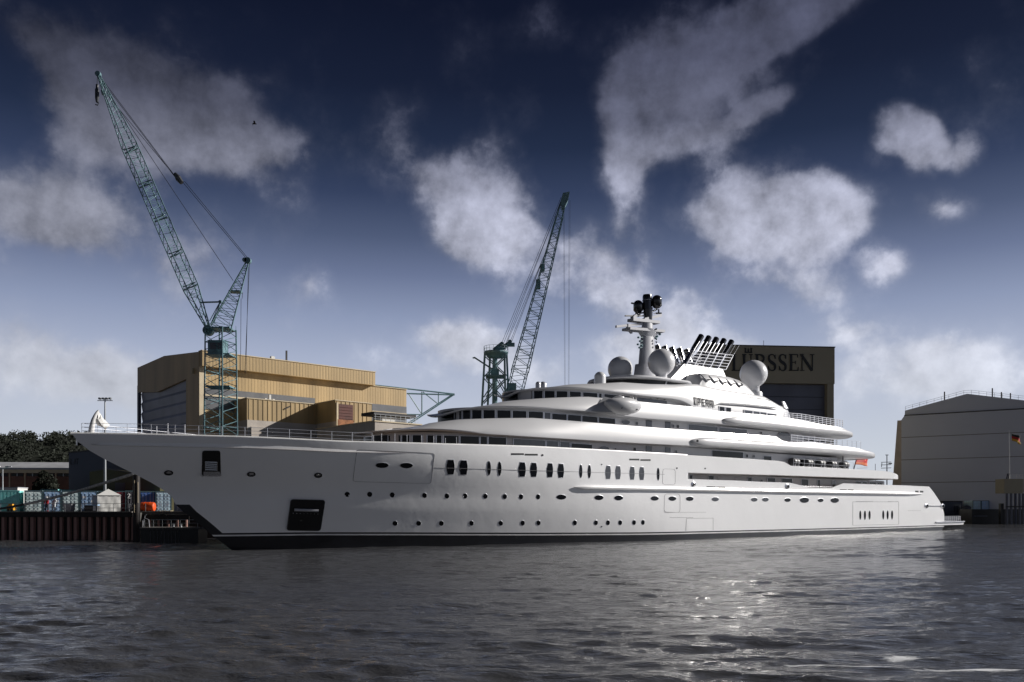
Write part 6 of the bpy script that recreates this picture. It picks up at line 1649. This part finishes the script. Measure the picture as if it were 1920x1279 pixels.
sl = thing('street_lamp', 'double armed street lamp at the far left edge of the quay', 'street lamp', (P(8.5,0,112)[0],111.6,QZ))
hz2 = P(0,877,112)[2]-QZ; obj('pole', MB().tube((0,0,0),(0,0,hz2-.1),.1,.06,n=8), 'galv', sl, smooth=40)
obj('arm', MB().path([(-1.0,0,hz2+.15),(0,0,hz2-.1),(1.0,0,hz2+.15)],.04,5), 'galv', sl)
for sg in (-1,1): obj('lamp_head', MB().lathe((sg*.75,0,hz2+.12), [(.001,-.05),(.13,0),(.1,.1),(.001,.12)], 10).box((sg*.75-.4,-.12,hz2+.08),(sg*.75+.4,.12,hz2+.18)), 'tarp' if sg < 0 else 'mast', sl)
# cars parked behind the containers, mostly their roofs
for i, (x, m_, lab) in enumerate(((18,'silver','silver car roof showing above the white box at far left'),(62,'gloss_black','dark car parked by the low windows of the brick building'),)):
    cr = thing('parked_car', lab, 'car', (P(x,0,130)[0],130,QZ), 0, 'cars parked before the brick building')
    prof = [(-2.1,.35),(-2.1,.8),(-1.3,.95),(-.7,1.42),(.8,1.45),(1.5,.98),(2.15,.85),(2.15,.35)]
    obj('body', MB().prism(prof, lambda a,b,t: (a,t,b), 0, 1.75), m_, cr); obj('side_window', MB().prism([(-1.1,.98),(-.62,1.34),(.72,1.37),(1.25,.98)], lambda a,b,t: (a,t,b), -.02, 0), 'glass', cr)
    for sx_ in (-1.35, 1.35): w_ = obj('wheel', MB().lathe((sx_,-.03,.33), [(.33,0),(.33,.2)], 18, ax=(0,1,0)), 'black', cr); obj('rim', MB().lathe((sx_,-.05,.33), [(.2,0),(.18,.03)], 12, ax=(0,1,0)), 'silver', w_)
van = thing('site_cabin', 'flat white site cabin roof above the ribbed teal container at far left', 'cabin', (P(-40,0,121)[0],121,QZ)); cbox('wall', (0,0,0),(P(33,0,121)[0]-P(-40,0,121)[0],2.5,P(0,915,121)[2]-QZ), 'tarp', van); cbox('roof', (-.05,-.05,P(0,915,121)[2]-QZ),(P(33,0,121)[0]-P(-40,0,121)[0]+.05,2.55,P(0,913.5,121)[2]-QZ), 'roofpale', van)
# tree before the brick building
tr = thing('tree', 'single bushy dark tree in front of the red brick building', 'tree', (P(85,0,133)[0],133,QZ))
obj('trunk', MB().path([(0,0,0),(.1,0,2.2),(.0,.1,4.2)], [.25,.18,.1], 8).path([(.05,0,2.4),(-.9,.2,4.2)],[.12,.05],6).path([(.05,0,2.6),(1.0,-.2,4.3)],[.12,.05],6), 'bark', tr, smooth=True)
mb = MB(); foliage(mb, [(-.9,0,4.3,1.0),(.9,.2,4.4,1.1),(0,0,5.1,1.2),(-1.5,.3,3.7,.7),(1.3,-.3,3.6,.8),(.2,.4,3.7,1.0),(-.2,-.3,5.8,.7)], 260, .9, .17); obj('crown', mb, 'leaf', tr, kind=None)
mb = MB(); foliage(mb, [(P(x,0,135)[0],135,QZ+.7,.9) for x in (5,20,34,48,64,78,92,106,118)], 90, .7, .2); sh = obj('shrubbery', mb, 'leaf', kind='stuff')
# dolphin with the boxy cabin at the right edge
dp = thing('dolphin_tower', 'steel pile dolphin topped by an ochre box and railing at the right edge', 'dolphin', (P(1884,0,215)[0],215,-1))
X = lambda x: P(x,0,215)[0]-dp.location[0]; Zz = lambda y: P(0,y,215)[2]+1
cbox('ochre_box', (X(1883),0,Zz(925)),(X(1918),4,Zz(898)), 'olive', dp); cbox('painted_lit_face', (X(1918)+.0,0,Zz(923)),(X(1921),4,Zz(898)), 'warm', dp)  # paler slab paints sunlight on the right face of the box
for x in (1890,1898,1906,1914,1921): obj('pile_tube', MB().tube((X(x),.5,0),(X(x),.5,Zz(925.2)),.30,n=10), 'halldoor' if x != 1906 else 'bluegrey', dp, smooth=40)
for y in (950,): cbox('waling', (X(1887),.0,Zz(951.5)),(X(1921),.2,Zz(949)), 'black', dp)
cbox('side_pile', (X(1881),1,0),(X(1886.5),2,Zz(944)), 'black', dp)
mb = MB()
for x in (1897,1902,1907,1912,1918): mb.tube((X(x),.2,Zz(898)),(X(x),.2,Zz(890)),.05,n=4)
for y in (890,893,896): mb.tube((X(1895),.2,Zz(y)),(X(1925),.2,Zz(y)),.04,n=4)
obj('rail', mb, 'helmet', dp)
for x in (1889,1892): obj('antenna', MB().tube((X(x),.4,Zz(898)),(X(x)+.3,.4,Zz(888)),.13,n=6), 'navy', dp)
obj('flagpole', MB().tube((X(1897.5),1,Zz(898)),(X(1896.3),1,Zz(806)),.09,.05,n=8), 'helmet', dp)
a = Vector(P(1896.8,813,216)); b = Vector(P(1897,826,216)); e = Vector(P(1915,833,216))
f2_ = obj('flag', flagmesh(a, b, (e-b)+Vector((0,0,.2)), wave=.4), ['fblack','red','gold'], None, smooth=True); tag(f2_, 'black red and gold flag flying from the pole at the right edge', 'flag'); md = f2_.modifiers.new('thick', 'SOLIDIFY'); md.thickness = .02
# container stack near the hall foot
for i, (x, col, Yc, zz, lab) in enumerate(((1824,'sky',236,2.9,'pale blue gridded container on the far quay below the grey hall'),(1840,'slate',236.3,2.9,'grey blue container right of the pale one on the far quay'))):
    t = container((P(x,0,Yc)[0],Yc,QZ-.4), col, label=lab, group='containers on the far quay', W_=2.3 if i == 0 else 2.2); t.location.z = QZ-.2
# small workboat whose mast shows beyond the stern
wb = thing('workboat', 'small dark workboat beyond the yacht stern, only its mast and aerials showing', 'boat', (P(1663,0,205)[0],205,0), radians(8))
mb = MB(); hp = [(-7,0),(-5,2.1),(5,2.3),(7.5,0),(5,-2.3),(-5,-2.1)]
mb.v = [(x*.9,y*.85,-.5) for x,y in hp]+[(x,y,1.6) for x,y in hp]; mb.f = [tuple(range(6))[::-1], tuple(range(6,12))]+[(i,(i+1)%6,(i+1)%6+6,i+6) for i in range(6)]; mb.m = [0]*8; obj('hull', mb, 'navy', wb)
cbox('wheelhouse', (-2,-1.5,1.6),(2.2,1.5,4.6), 'helmet', wb); cbox('wheelhouse_window', (-1.8,-1.55,3.2),(2.0,-1.5,4.1), 'glass', wb)
zb9 = P(0,853,205)[2]
mb = MB().tube((0,0,4.6),(0,0,zb9),.16,.1,n=8); mb.box((-.3,-.2,zb9-.1),(.3,.2,zb9+.05))
for y in (867,872,878): zq = P(0,y,205)[2]; mb.tube((-1.5,0,zq),(1.1,0,zq+.1),.07,n=5)
mb.tube((-1.4,0,P(0,876,205)[2]),(-1.3,0,P(0,868,205)[2]),.08,n=5); mb.box((.5,-.2,P(0,870,205)[2]),(1.2,.2,P(0,868,205)[2])); mb.tube((-3,0,4),( -3,0,P(0,870,205)[2]),.06,n=5)
obj('mast', mb, 'navy', wb)
# bird
bd = thing('bird', 'small dark bird gliding high in the sky right of the crane jib', 'bird', P(477,232,70), radians(20))
obj('body', MB().lathe((0,0,0), [(.001,-.2),(.05,-.08),(.06,.05),(.03,.16),(.001,.22)], 8, ax=(1,0,0)), 'black', bd, smooth=True)
for sg in (-1,1): obj('wing', MB().add([(-.06,0,.02),(.1,0,.02),(.02,sg*.25,.14),(-.1,sg*.22,.13),(-.14,sg*.42,.03)], [(0,1,2,3),(3,2,4)]).add([(-.06,0,.0),(.1,0,.0),(.02,sg*.25,.12),(-.1,sg*.22,.11),(-.14,sg*.42,.01)], [(3,2,1,0),(4,2,3)]), 'black', bd)
